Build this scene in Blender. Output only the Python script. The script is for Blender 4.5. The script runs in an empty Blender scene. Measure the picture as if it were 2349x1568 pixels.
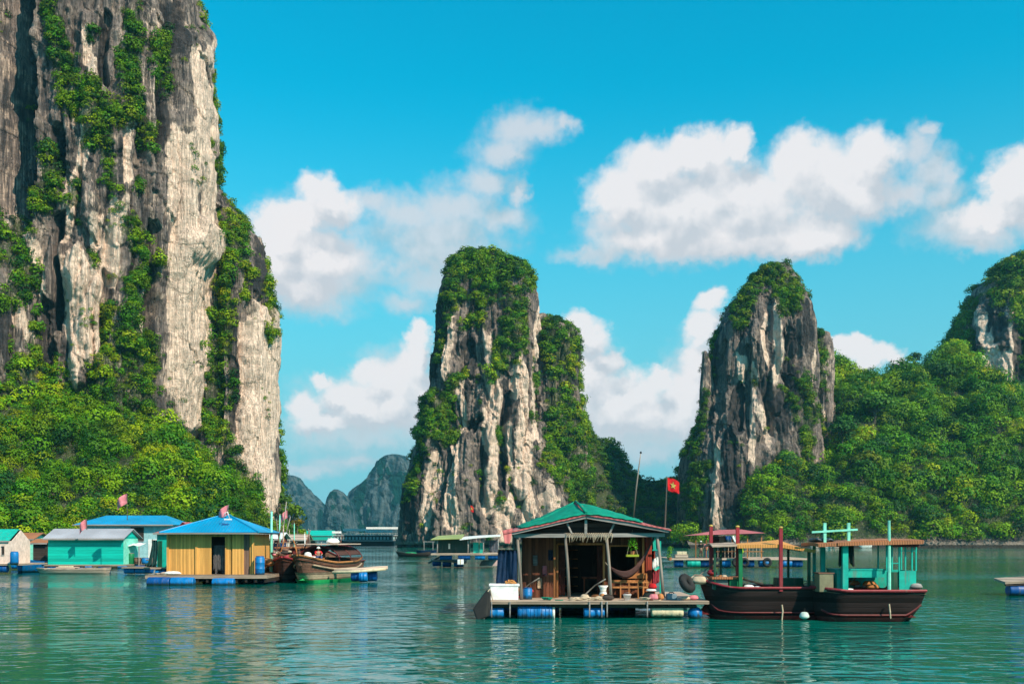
import bpy, math, random
import numpy as np
from mathutils import Vector

# ------------------------------------------------------------------ camera
C = bpy.context.scene.collection
F_, CX, HY, CAMZ = 2283.75, 1174.5, 1234.0, 3.0     # focal length, centre and horizon on a 2349 px wide sheet
cam_d = bpy.data.cameras.new('camera')
cam_d.lens = 35.0; cam_d.sensor_width = 36.0; cam_d.sensor_fit = 'HORIZONTAL'
cam_d.shift_y = (HY - 784.0) / 2349.0
cam_d.clip_start = 0.1; cam_d.clip_end = 20000.0
cam = bpy.data.objects.new('camera', cam_d); C.objects.link(cam)
cam.location = (0, 0, CAMZ); cam.rotation_euler = (math.radians(90), 0, 0)
bpy.context.scene.camera = cam

# ------------------------------------------------------------------ light
SUN_AZ, SUN_EL = math.radians(136.0), math.radians(40.0)   # azimuth clockwise from +Y: behind the viewer, to the right
sd = (math.sin(SUN_AZ) * math.cos(SUN_EL), math.cos(SUN_AZ) * math.cos(SUN_EL), math.sin(SUN_EL))
sl = bpy.data.lights.new('sun', 'SUN'); sl.energy = 5.0; sl.angle = math.radians(0.5); sl.color = (1.0, 0.86, 0.66)
sun = bpy.data.objects.new('sun', sl); C.objects.link(sun)
sun.rotation_euler = Vector(sd).to_track_quat('Z', 'Y').to_euler()
sc = bpy.context.scene
sc.view_settings.view_transform = 'Standard'; sc.view_settings.look = 'None'
sc.view_settings.gamma = 1.0; sc.view_settings.exposure = 0.25; sc.view_settings.use_curve_mapping = False
sc.cycles.max_bounces = 6; sc.cycles.diffuse_bounces = 2; sc.cycles.glossy_bounces = 3
sc.cycles.transmission_bounces = 3; sc.cycles.transparent_max_bounces = 6; sc.cycles.volume_bounces = 0
sc.cycles.caustics_reflective = False; sc.cycles.caustics_refractive = False

W = bpy.data.worlds.new('World'); sc.world = W; W.use_nodes = True


def build_world():
    nt = W.node_tree; nt.nodes.clear(); N = nt.nodes; L = nt.links
    out = N.new('ShaderNodeOutputWorld'); bg = N.new('ShaderNodeBackground'); bg.inputs[1].default_value = 0.10
    L.new(bg.outputs[0], out.inputs[0])
    sky = N.new('ShaderNodeTexSky'); sky.sky_type = 'NISHITA'; sky.sun_disc = False
    sky.sun_elevation = SUN_EL; sky.sun_rotation = SUN_AZ; sky.air_density = 1.6; sky.dust_density = 0.6; sky.ozone_density = 4.0
    tc = N.new('ShaderNodeTexCoord'); sep = N.new('ShaderNodeSeparateXYZ'); L.new(tc.outputs['Generated'], sep.inputs[0])

    def M(op, a, b=None, c=None, clamp=False):
        n = N.new('ShaderNodeMath'); n.operation = op; n.use_clamp = clamp
        for i, v in enumerate((a, b, c)):
            if v is None: continue
            if isinstance(v, (int, float)): n.inputs[i].default_value = v
            else: L.new(v, n.inputs[i])
        return n.outputs[0]

    def mixc(f, a, b):
        n = N.new('ShaderNodeMix'); n.data_type = 'RGBA'
        for i, v in ((0, f), (6, a), (7, b)):
            if isinstance(v, (int, float)): n.inputs[i].default_value = v
            elif isinstance(v, tuple): n.inputs[i].default_value = (*v, 1)
            else: L.new(v, n.inputs[i])
        return n.outputs[2]
    x, y, z = sep.outputs
    az = M('ARCTAN2', x, y)
    hyp = M('SQRT', M('ADD', M('MULTIPLY', x, x), M('MULTIPLY', y, y)))
    el = M('ARCTAN2', z, hyp)
    comb = N.new('ShaderNodeCombineXYZ'); L.new(az, comb.inputs[0]); L.new(el, comb.inputs[1])
    # colour of the clear air: the Nishita sky, graded to the deep cyan of this afternoon
    mul = N.new('ShaderNodeMix'); mul.data_type = 'RGBA'; mul.blend_type = 'MULTIPLY'; mul.inputs[0].default_value = 1
    L.new(sky.outputs[0], mul.inputs[6]); mul.inputs[7].default_value = SKYTINT + (1,)
    hz = N.new('ShaderNodeMapRange'); hz.interpolation_type = 'SMOOTHSTEP'; L.new(el, hz.inputs[0]); hz.inputs[1].default_value = 0.44; hz.inputs[2].default_value = 0.0
    clear = mixc(M('MULTIPLY', hz.outputs[0], 0.92), mul.outputs[2], (2.2, 4.7, 5.9))
    # warp
    nz = N.new('ShaderNodeTexNoise'); nz.inputs['Scale'].default_value = 16; nz.inputs['Detail'].default_value = 7; nz.inputs['Roughness'].default_value = 0.55
    L.new(comb.outputs[0], nz.inputs[0])
    vs = N.new('ShaderNodeVectorMath'); vs.operation = 'SUBTRACT'; L.new(nz.outputs['Color'], vs.inputs[0]); vs.inputs[1].default_value = (0.5, 0.5, 0.5)
    vm = N.new('ShaderNodeVectorMath'); vm.operation = 'MULTIPLY_ADD'; L.new(vs.outputs[0], vm.inputs[0]); vm.inputs[1].default_value = (0.030, 0.026, 0); L.new(comb.outputs[0], vm.inputs[2])
    nz2 = N.new('ShaderNodeTexNoise'); nz2.inputs['Scale'].default_value = 62; nz2.inputs['Detail'].default_value = 6; nz2.inputs['Roughness'].default_value = 0.6; L.new(comb.outputs[0], nz2.inputs[0])
    vs2 = N.new('ShaderNodeVectorMath'); vs2.operation = 'SUBTRACT'; L.new(nz2.outputs['Color'], vs2.inputs[0]); vs2.inputs[1].default_value = (0.5, 0.5, 0.5)
    vm2 = N.new('ShaderNodeVectorMath'); vm2.operation = 'MULTIPLY_ADD'; L.new(vs2.outputs[0], vm2.inputs[0]); vm2.inputs[1].default_value = (0.022, 0.020, 0); L.new(vm.outputs[0], vm2.inputs[2]); vm = vm2
    nb = N.new('ShaderNodeTexNoise'); nb.inputs['Scale'].default_value = 55; nb.inputs['Detail'].default_value = 5
    L.new(comb.outputs[0], nb.inputs[0])
    nb2 = N.new('ShaderNodeTexNoise'); nb2.inputs['Scale'].default_value = 130; nb2.inputs['Detail'].default_value = 6
    L.new(comb.outputs[0], nb2.inputs[0])

    # group: field of overlapping puffs in azimuth / elevation
    def puff_group(name, puffs):
        g = bpy.data.node_groups.new(name, 'ShaderNodeTree')
        g.interface.new_socket('P', in_out='INPUT', socket_type='NodeSocketVector')
        g.interface.new_socket('F', in_out='OUTPUT', socket_type='NodeSocketFloat')
        gi = g.nodes.new('NodeGroupInput'); go = g.nodes.new('NodeGroupOutput'); last = None
        for (px, py, rx, ry) in puffs:
            a = math.atan2(px - CX, F_); h = math.hypot(px - CX, F_); e = math.atan2(HY - py, h)
            ra = rx / F_ * math.cos(a) ** 2; re = ry / h * math.cos(e) ** 2
            s = g.nodes.new('ShaderNodeVectorMath'); s.operation = 'MULTIPLY_ADD'
            g.links.new(gi.outputs[0], s.inputs[0]); s.inputs[1].default_value = (1 / ra, 1 / re, 0); s.inputs[2].default_value = (-a / ra, -e / re, 0)
            ln = g.nodes.new('ShaderNodeVectorMath'); ln.operation = 'LENGTH'; g.links.new(s.outputs[0], ln.inputs[0])
            if last is None: last = ln.outputs['Value']
            else:
                m = g.nodes.new('ShaderNodeMath'); m.operation = 'SMOOTH_MIN'; m.inputs[2].default_value = 0.35
                g.links.new(last, m.inputs[0]); g.links.new(ln.outputs['Value'], m.inputs[1]); last = m.outputs[0]
        m = g.nodes.new('ShaderNodeMath'); m.operation = 'SUBTRACT'; m.inputs[0].default_value = 1.0
        g.links.new(last, m.inputs[1]); g.links.new(m.outputs[0], go.inputs[0])
        return g

    def layer(base, name, puffs, edge, dens, lit, shade, rough, k):
        g = puff_group(name, puffs)
        a = N.new('ShaderNodeGroup'); a.node_tree = g; L.new(vm.outputs[0], a.inputs[0])
        off = N.new('ShaderNodeVectorMath'); off.operation = 'ADD'; L.new(vm.outputs[0], off.inputs[0]); off.inputs[1].default_value = (-0.012, 0.026, 0)
        b = N.new('ShaderNodeGroup'); b.node_tree = g; L.new(off.outputs[0], b.inputs[0])
        rgh = M('ADD', M('MULTIPLY', M('SUBTRACT', nb.outputs[0], 0.5), rough), M('MULTIPLY', M('SUBTRACT', nb2.outputs[0], 0.5), rough * 0.4))
        f = M('ADD', a.outputs[0], rgh)
        mr = N.new('ShaderNodeMapRange'); mr.interpolation_type = 'SMOOTHSTEP'; L.new(f, mr.inputs[0]); mr.inputs[1].default_value = -edge * 0.4; mr.inputs[2].default_value = edge
        alpha = M('MULTIPLY', mr.outputs[0], dens)
        sh = M('ADD', M('ADD', M('MULTIPLY', M('SUBTRACT', f, b.outputs[0]), k), M('MULTIPLY', M('SUBTRACT', nb.outputs[0], 0.5), 1.0)), 0.5, clamp=True)
        col = mixc(sh, shade, lit)
        return mixc(alpha, base, col)
    far = [(830, 1000, 220, 60), (1460, 1010, 200, 60), (700, 1075, 110, 22), (800, 1060, 140, 26), (1500, 1040, 130, 34), (1440, 1000, 130, 40), (1600, 1000, 80, 40), (860, 985, 160, 34), (720, 700, 110, 40), (660, 640, 80, 80),
           (2250, 560, 90, 30), (1000, 640, 120, 50), (940, 690, 70, 30), (1380, 580, 120, 22), (1340, 1010, 60, 60)]
    mid = [(940, 490, 110, 60), (1040, 480, 130, 66), (1000, 570, 160, 70), (1150, 500, 80, 46), (1110, 420, 70, 44), (1185, 440, 26, 40), (1190, 305, 80, 56), (1240, 300, 70, 40), (1150, 350, 80, 46),
           (1295, 290, 34, 22), (2100, 345, 46, 54), (2085, 440, 66, 60), (2120, 300, 26, 22), (2180, 400, 26, 44), (2190, 500, 70, 34), (2140, 400, 70, 60), (2170, 450, 60, 50), (790, 640, 90, 60), (850, 470, 60, 40), (1390, 520, 70, 46), (2250, 540, 90, 30)]
    mid += [(820, 930, 170, 76), (900, 850, 90, 70), (1450, 960, 190, 80), (1350, 870, 80, 120), (1590, 880, 80, 110), (700, 560, 130, 110), (1000, 530, 190, 90), (800, 600, 120, 90), (1620, 560, 300, 50), (2200, 520, 120, 60), (700, 660, 120, 60)]
    near = [(735, 435, 52, 42), (760, 480, 62, 46), (700, 500, 60, 40), (640, 520, 70, 44), (650, 570, 80, 50), (720, 590, 100, 62), (690, 650, 96, 46), (610, 600, 60, 60),
            (1500, 380, 88, 60), (1440, 450, 90, 70), (1600, 350, 92, 56), (1690, 335, 36, 44), (1560, 480, 160, 90), (1700, 470, 150, 100), (1840, 370, 70, 66), (1890, 420, 110, 90),
            (1995, 365, 66, 72), (1960, 450, 110, 70), (1700, 545, 230, 48), (1850, 545, 130, 54), (1500, 545, 120, 36), (1640, 420, 60, 60),
            (2310, 420, 62, 66), (2349, 380, 60, 50), (2290, 490, 100, 44), (2420, 450, 120, 90),
            (966, 765, 26, 34), (958, 820, 42, 50), (850, 850, 48, 30), (900, 890, 80, 50), (738, 872, 30, 20), (700, 930, 46, 34), (740, 965, 70, 30), (850, 930, 80, 40), (960, 900, 60, 70),
            (1330, 735, 40, 28), (1360, 770, 46, 40), (1395, 825, 40, 28), (1345, 860, 56, 70), (1430, 900, 90, 50), (1508, 870, 34, 32), (1570, 900, 60, 46), (1470, 950, 130, 40),
            (1630, 685, 40, 28), (1608, 745, 46, 40), (1610, 830, 50, 60), (1955, 795, 42, 24), (2000, 815, 66, 26), (1915, 795, 22, 18), (2060, 825, 30, 14)]
    near += [(900, 930, 110, 56), (800, 905, 60, 36), (1400, 930, 120, 64), (1570, 950, 80, 56), (930, 860, 60, 50)]
    near = [(a, b, c * 1.14, d * 1.14) for (a, b, c, d) in near]

    def tile(tag_, x0, x1, y0, y1):
        def sel(ps): return [p for p in ps if x0 - p[2] * 1.4 - 70 < p[0] < x1 + p[2] * 1.4 + 70 and y0 - p[3] * 1.4 - 70 < p[1] < y1 + p[3] * 1.4 + 70]
        c = clear
        for nm, ps, args in (('far_clouds', far, (0.9, 0.78, (5.5, 5.9, 6.4), (4.2, 5.1, 5.8), 0.6, 1.0)), ('soft_clouds', mid, (0.85, 0.84, (6.0, 6.2, 6.6), (4.4, 5.1, 5.6), 0.75, 1.2)),
                             ('bright_clouds', near, (0.42, 0.96, (7.5, 7.3, 7.4), (5.0, 5.4, 5.9), 0.42, 1.6))):
            if sel(ps): c = layer(c, nm + tag_, sel(ps), *args)
        g = N.new('ShaderNodeBackground'); g.inputs[1].default_value = 0.10; L.new(c, g.inputs[0]); return g.outputs[0]

    def mixs(f, a, b):
        n = N.new('ShaderNodeMixShader'); L.new(f, n.inputs[0]); L.new(a, n.inputs[1]); L.new(b, n.inputs[2]); return n.outputs[0]
    low = M('LESS_THAN', el, math.atan2(HY - 625, F_)); right = M('GREATER_THAN', az, math.atan2(1290 - CX, F_))
    t_ = {k: tile(*k_) for k, k_ in dict(tl=('_upper_left', 540, 1290, 200, 625), tr=('_upper_right', 1290, 2400, 200, 625), bl=('_lower_left', 540, 1290, 625, 1240), br=('_lower_right', 1290, 2400, 625, 1240)).items()}
    front = mixs(low, mixs(right, t_['tl'], t_['tr']), mixs(right, t_['bl'], t_['br']))
    c = clear
    # all round the horizon the same fair-weather heaps go on as plain noise
    far_side = M('GREATER_THAN', M('ABSOLUTE', M('SUBTRACT', az, 0.1)), 0.75)
    mp = N.new('ShaderNodeVectorMath'); mp.operation = 'MULTIPLY'; L.new(comb.outputs[0], mp.inputs[0]); mp.inputs[1].default_value = (2.2, 5, 1)
    n3 = N.new('ShaderNodeTexNoise'); n3.inputs['Scale'].default_value = 1.6; n3.inputs['Detail'].default_value = 8; L.new(mp.outputs[0], n3.inputs[0])
    mr = N.new('ShaderNodeMapRange'); mr.interpolation_type = 'SMOOTHSTEP'; L.new(n3.outputs[0], mr.inputs[0]); mr.inputs[1].default_value = 0.52; mr.inputs[2].default_value = 0.66
    c = mixc(M('MULTIPLY', M('MULTIPLY', mr.outputs[0], far_side), 0.9), c, (7.0, 7.3, 7.8))
    L.new(c, bg.inputs[0])
    win = M('MULTIPLY', M('MULTIPLY', M('LESS_THAN', az, 0.56), M('GREATER_THAN', az, -0.34)), M('MULTIPLY', M('LESS_THAN', el, 0.47), M('GREATER_THAN', el, 0.0)))
    L.new(mixs(win, bg.outputs[0], front), out.inputs[0])


SKYTINT = (0.0, 1.34, 1.42)
build_world()

# ------------------------------------------------------------------ helpers: numbers
rng = np.random.default_rng(7); random.seed(7)
_perm = np.random.default_rng(11).permutation(4096).astype(np.int64)
_g = np.random.default_rng(12).normal(size=(4096, 3)); _g = (_g / np.linalg.norm(_g, axis=1)[:, None]).astype(np.float32)


def noise(x, y, z):
    xi, yi, zi = np.floor(x).astype(np.int64), np.floor(y).astype(np.int64), np.floor(z).astype(np.int64)
    xf, yf, zf = (x - xi).astype(np.float32), (y - yi).astype(np.float32), (z - zi).astype(np.float32)
    u, v, w = [t * t * t * (t * (t * 6 - 15) + 10) for t in (xf, yf, zf)]
    r = 0
    for dx in (0, 1):
        for dy in (0, 1):
            for dz in (0, 1):
                h = _perm[(_perm[(_perm[(xi + dx) & 4095] + yi + dy) & 4095] + zi + dz) & 4095]
                g = _g[h]
                dot = g[..., 0] * (xf - dx) + g[..., 1] * (yf - dy) + g[..., 2] * (zf - dz)
                r = r + dot * (u if dx else 1 - u) * (v if dy else 1 - v) * (w if dz else 1 - w)
    return r * 1.5


def fbm(x, y, z, o=3, g=0.5):
    r, a, f = 0, 1.0, 1.0
    for i in range(o):
        r = r + a * noise(x * f + i * 17.3, y * f + i * 9.1, z * f + i * 5.7); a *= g; f *= 2.05
    return r


def sstep(a, b, x):
    t = np.clip((x - a) / (b - a), 0, 1); return t * t * (3 - 2 * t)


def at(px, py, Y):
    return Vector(((px - CX) / F_ * Y, Y, CAMZ + (HY - py) / F_ * Y))


def wdist(py):                      # distance of the water surface seen at that height
    return CAMZ * F_ / (py - HY)


def capsules(px, py, caps):         # 0..1 field of soft strokes: (x0, y0, x1, y1, r0, r1)
    out = np.zeros_like(px)
    for (x0, y0, x1, y1, r0, r1) in caps:
        dx, dy = x1 - x0, y1 - y0; l2 = dx * dx + dy * dy + 1e-6
        t = np.clip(((px - x0) * dx + (py - y0) * dy) / l2, 0, 1)
        d = np.hypot(px - x0 - t * dx, py - y0 - t * dy) / (r0 + (r1 - r0) * t)
        out = np.maximum(out, 1 - sstep(0.55, 1.25, d))
    return out


# ------------------------------------------------------------------ helpers: tags
def tag(o, label=None, cat=None, group=None, kind=None):
    if label: o['label'] = label
    if cat: o['category'] = cat
    if group: o['group'] = group
    if kind: o['kind'] = kind
    return o


def mesh_obj(name, verts, faces_flat, nper, mat, parent=None, smooth=False, cols=None, world=False):
    me = bpy.data.meshes.new(name)
    nf = len(faces_flat) // nper
    me.vertices.add(len(verts)); me.vertices.foreach_set('co', np.ascontiguousarray(verts, dtype=np.float32).ravel())
    me.loops.add(len(faces_flat)); me.loops.foreach_set('vertex_index', np.ascontiguousarray(faces_flat, dtype=np.int32))
    me.polygons.add(nf); me.polygons.foreach_set('loop_start', np.arange(0, nf * nper, nper, dtype=np.int32))
    me.polygons.foreach_set('loop_total', np.full(nf, nper, dtype=np.int32))
    me.update(calc_edges=True)
    me.polygons.foreach_set('use_smooth', np.full(nf, smooth))
    if cols is not None:
        for nm, arr in cols.items():
            a = me.color_attributes.new(nm, 'FLOAT_COLOR', 'POINT')
            a.data.foreach_set('color', np.ascontiguousarray(np.c_[arr, np.ones(len(arr))], dtype=np.float32).ravel())
    me.materials.append(mat)
    o = bpy.data.objects.new(name, me); C.objects.link(o); o.parent = parent
    if parent is not None and world: o.location = -parent.location
    return o


# ------------------------------------------------------------------ helpers: materials
class NT:
    def __init__(s, name):
        s.m = bpy.data.materials.new(name); s.m.use_nodes = True; s.nt = s.m.node_tree; s.nt.nodes.clear()
        s.out = s.nt.nodes.new('ShaderNodeOutputMaterial'); s.b = s.nt.nodes.new('ShaderNodeBsdfPrincipled'); s.l(s.b.outputs[0], s.out.inputs[0])
        s.tc = s.nt.nodes.new('ShaderNodeTexCoord').outputs['Object']
    def l(s, a, b): s.nt.links.new(a, b)
    def n(s, t, **kw):
        n = s.nt.nodes.new('ShaderNode' + t)
        for k, v in kw.items(): setattr(n, k, v)
        return n
    def put(s, v, i):
        if isinstance(v, (int, float)): i.default_value = v
        elif isinstance(v, tuple): i.default_value = (*v, 1) if len(v) == 3 and i.type == 'RGBA' else v
        else: s.l(v, i)
    def math(s, op, a, b=None, clamp=False):
        n = s.n('Math', operation=op, use_clamp=clamp); s.put(a, n.inputs[0])
        if b is not None: s.put(b, n.inputs[1])
        return n.outputs[0]
    def scale(s, v, src=None):
        n = s.n('VectorMath', operation='MULTIPLY'); s.put(src or s.tc, n.inputs[0]); n.inputs[1].default_value = v; return n.outputs[0]
    def noise(s, scl, det=4, rough=0.5, vec=None, dist=0.0):
        n = s.n('TexNoise'); n.inputs['Scale'].default_value = scl; n.inputs['Detail'].default_value = det; n.inputs['Roughness'].default_value = rough; n.inputs['Distortion'].default_value = dist
        s.put(vec or s.tc, n.inputs['Vector']); return n.outputs[0]
    def ramp(s, f, a, b, lo=0.0, hi=1.0):
        n = s.n('MapRange', interpolation_type='SMOOTHSTEP'); s.put(f, n.inputs[0])
        for i, v in enumerate((a, b, lo, hi)): n.inputs[i + 1].default_value = v
        return n.outputs[0]
    def mix(s, f, a, b, mode='MIX'):
        n = s.n('Mix', data_type='RGBA', blend_type=mode); s.put(f, n.inputs[0]); s.put(a, n.inputs[6]); s.put(b, n.inputs[7]); return n.outputs[2]
    def attr(s, name):
        n = s.n('Attribute', attribute_name=name); return n.outputs['Color']
    def bump(s, h, strength=0.5, dist=0.1):
        n = s.n('Bump'); n.inputs['Strength'].default_value = strength; n.inputs['Distance'].default_value = dist; s.put(h, n.inputs['Height']); s.l(n.outputs[0], s.b.inputs['Normal']); return n
    def fin(s, col=None, rough=0.7, spec=0.4, metal=0.0):
        if col is not None: s.put(col, s.b.inputs['Base Color'])
        s.put(rough, s.b.inputs['Roughness']); s.b.inputs['Specular IOR Level'].default_value = spec; s.b.inputs['Metallic'].default_value = metal
        return s.m


def rock_material():
    t = NT('limestone'); a = t.attr('stain_shade'); sp = t.n('SeparateColor'); t.l(a, sp.inputs[0])
    pale, green, dark = sp.outputs
    st = t.noise(1.0, 6, 0.6, t.scale((0.55, 0.55, 0.045)), 0.4)
    st2 = t.noise(1.0, 6, 0.62, t.scale((2.4, 2.4, 0.10)), 0.3)
    bl = t.noise(0.33, 8, 0.62)
    bl2 = t.noise(2.2, 6, 0.65)
    base = t.mix(t.ramp(st, 0.36, 0.62), (0.062, 0.056, 0.058), (0.30, 0.232, 0.205))
    base = t.mix(t.math('MULTIPLY', t.ramp(bl, 0.48, 0.66), 0.65), base, (0.33, 0.25, 0.20))
    warm = t.mix(t.ramp(bl2, 0.35, 0.65), (0.80, 0.60, 0.485), (0.94, 0.67, 0.525))
    p = t.math('ADD', pale, t.math('MULTIPLY', t.math('SUBTRACT', st2, 0.5), 2.2))
    p = t.math('ADD', p, t.math('MULTIPLY', t.math('SUBTRACT', bl, 0.5), 1.2))
    pf = t.ramp(p, 0.12, 0.62); keep = t.math('SUBTRACT', 1.0, t.math('MULTIPLY', pf, 0.38))
    base = t.mix(pf, base, warm)
    stk = t.math('MULTIPLY', t.math('MULTIPLY', t.ramp(st2, 0.54, 0.70), 0.6), keep)
    base = t.mix(stk, base, (0.06, 0.057, 0.062))
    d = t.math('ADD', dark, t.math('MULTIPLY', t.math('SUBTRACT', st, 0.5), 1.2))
    base = t.mix(t.ramp(d, 0.35, 0.9, 0, 0.85), base, (0.022, 0.025, 0.030))  # darkens clefts, hollows and unlit flanks: shade put into the base colour
    g = t.math('ADD', green, t.math('MULTIPLY', t.math('SUBTRACT', bl2, 0.5), 2.6))
    base = t.mix(t.ramp(g, 0.55, 1.0, 0, 0.8), base, t.mix(t.ramp(bl, 0.4, 0.6), (0.012, 0.045, 0.004), (0.04, 0.085, 0.004)))
    fine = t.noise(1.0, 9, 0.78, t.scale((1.5, 1.5, 0.5)))
    def lines(v, w): return t.ramp(t.math('ABSOLUTE', t.math('SUBTRACT', v, 0.5)), 0.0, w)      # long thin clefts that follow the flutes
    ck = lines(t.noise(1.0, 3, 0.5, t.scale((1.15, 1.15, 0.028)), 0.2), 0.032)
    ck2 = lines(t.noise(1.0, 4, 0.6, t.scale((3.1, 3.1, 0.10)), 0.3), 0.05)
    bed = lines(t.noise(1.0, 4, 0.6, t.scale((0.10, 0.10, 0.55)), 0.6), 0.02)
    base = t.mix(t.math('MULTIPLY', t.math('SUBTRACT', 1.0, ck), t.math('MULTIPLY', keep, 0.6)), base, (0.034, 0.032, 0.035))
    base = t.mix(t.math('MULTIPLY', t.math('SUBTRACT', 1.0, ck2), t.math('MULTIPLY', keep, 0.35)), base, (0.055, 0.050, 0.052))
    h = t.math('ADD', t.math('ADD', t.math('MULTIPLY', st2, 0.5), t.math('MULTIPLY', fine, 0.8)), t.math('MULTIPLY', bl2, 0.5))
    h = t.math('ADD', h, t.math('ADD', t.math('MULTIPLY', ck, 0.7), t.math('MULTIPLY', ck2, 0.30)))
    h = t.math('ADD', h, t.math('MULTIPLY', bed, 0.25))
    sz = t.n('SeparateXYZ'); t.l(t.tc, sz.inputs[0]); zt = t.math('ADD', sz.outputs[2], t.math('MULTIPLY', bl2, 0.8))
    base = t.mix(t.math('MULTIPLY', t.ramp(zt, 2.7, 1.9), 0.55), base, (0.34, 0.29, 0.24)); base = t.mix(t.math('MULTIPLY', t.ramp(zt, 1.6, 1.2), 0.9), base, (0.022, 0.022, 0.018))
    t.bump(h, 0.75, 0.5)
    return t.fin(base, 0.95, 0.15)


def leaf_material(name='leaves'):
    t = NT(name); a = t.attr('tint')
    n = t.noise(0.9, 3, 0.6)
    col = t.mix(1.0, a, t.mix(t.ramp(n, 0.35, 0.65), (0.62, 0.68, 0.62), (1.25, 1.2, 1.1)), 'MULTIPLY')
    t.fin(col, 0.62, 0.25)
    tr = t.n('BsdfTranslucent'); t.l(col, tr.inputs[0]); ms = t.n('MixShader'); ms.inputs[0].default_value = 0.22
    t.l(t.b.outputs[0], ms.inputs[1]); t.l(tr.outputs[0], ms.inputs[2]); t.l(ms.outputs[0], t.out.inputs[0])
    return t.m


def far_material():
    t = NT('far_haze_tinted_rock'); a = t.attr('stain_shade'); sp = t.n('SeparateColor'); t.l(a, sp.inputs[0])
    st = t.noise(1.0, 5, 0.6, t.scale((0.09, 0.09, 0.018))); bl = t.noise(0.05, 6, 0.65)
    base = t.mix(t.ramp(st, 0.4, 0.6), (0.008, 0.035, 0.045), (0.085, 0.11, 0.115))  # blue of the haze put into the far rock and woods colours
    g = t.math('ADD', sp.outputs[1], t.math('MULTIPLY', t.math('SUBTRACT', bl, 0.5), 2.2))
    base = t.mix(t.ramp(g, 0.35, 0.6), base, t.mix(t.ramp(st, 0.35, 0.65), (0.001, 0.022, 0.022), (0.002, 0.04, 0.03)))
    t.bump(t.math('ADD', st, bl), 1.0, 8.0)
    return t.fin(base, 0.95, 0.1)


ROCK, LEAF, FARROCK = rock_material(), leaf_material(), far_material()

# ------------------------------------------------------------------ leaf clumps
def crown_proto(n, seed, flat=0.8):
    r = np.random.default_rng(seed)
    d = r.normal(size=(n, 3)); d /= np.linalg.norm(d, axis=1)[:, None]
    d[:, 2] = np.where(d[:, 2] < -0.45, -d[:, 2], d[:, 2])
    lump = 1 + 0.55 * noise(d[:, 0] * 2.1 + seed * 3.1, d[:, 1] * 2.1, d[:, 2] * 2.1)
    rad = lump * r.uniform(0.62, 1.0, n) ** 0.6
    c = d * rad[:, None] * np.array([1, 1, flat])
    nrm = d * np.array([1, 1, 1.2]) + r.normal(size=(n, 3)) * 0.26; nrm /= np.linalg.norm(nrm, axis=1)[:, None]
    t = np.cross(nrm, r.normal(size=(n, 3))); t /= np.linalg.norm(t, axis=1)[:, None]; b = np.cross(nrm, t)
    s = (r.uniform(0.7, 1.3, n) * 1.6 / math.sqrt(n))[:, None]
    v = np.stack([c + t * s, c + b * s * 0.8, c - t * s * 0.9, c - b * s * 0.8], 1)
    shade = 0.72 + 0.38 * (rad - rad.min()) / (rad.max() - rad.min())
    shade = r.uniform(0.8, 1.15, n)
    return v.astype(np.float32), shade.astype(np.float32)


def clumps(name, P, R, cols, mat, n=120, flat=0.8, parent=None):
    P = np.asarray(P, dtype=np.float32); R = np.asarray(R, dtype=np.float32); K = 8
    V, S = [], []
    for k in range(K):
        idx = np.arange(k, len(P), K)
        if not len(idx): continue
        v, sh = crown_proto(n, 100 + k + n, flat)
        m = len(idx); a = rng.uniform(0, 6.28, m); ca, sa = np.cos(a), np.sin(a)
        Q = np.broadcast_to(v[None], (m,) + v.shape).copy()
        x = Q[..., 0] * ca[:, None, None] - Q[..., 1] * sa[:, None, None]; y = Q[..., 0] * sa[:, None, None] + Q[..., 1] * ca[:, None, None]
        Q[..., 0], Q[..., 1] = x, y
        Q = Q * R[idx][:, None, None, None] + P[idx][:, None, None, :]
        V.append(Q.reshape(-1, 3)); S.append((cols[idx][:, None, :] * sh[None, :, None]).repeat(4, axis=1).reshape(m, -1, 4, 3)[:, :, :, :].reshape(-1, 3) if False else np.repeat((cols[idx][:, None, :] * sh[None, :, None]).reshape(-1, 3), 4, axis=0))
    V = np.concatenate(V); S = np.concatenate(S)
    return mesh_obj(name, V, np.arange(len(V)), 4, mat, parent, False, {'tint': S})


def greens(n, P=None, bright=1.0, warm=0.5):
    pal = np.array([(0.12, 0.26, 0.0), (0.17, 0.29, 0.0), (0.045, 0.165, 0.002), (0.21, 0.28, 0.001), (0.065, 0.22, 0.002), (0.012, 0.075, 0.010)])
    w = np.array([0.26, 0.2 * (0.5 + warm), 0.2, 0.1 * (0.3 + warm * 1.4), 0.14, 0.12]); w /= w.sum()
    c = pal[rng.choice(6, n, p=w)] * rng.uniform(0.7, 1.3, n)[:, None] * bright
    if P is not None:       # stands of one kind of tree, and drier and lusher patches
        q = fbm(P[:, 0] / 17, P[:, 1] / 17, P[:, 2] / 17, 3)
        c = c * (1 + 0.55 * q)[:, None]; c[:, 0] *= 1 + 0.5 * np.clip(q, -0.5, 0.6)
    return c


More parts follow.
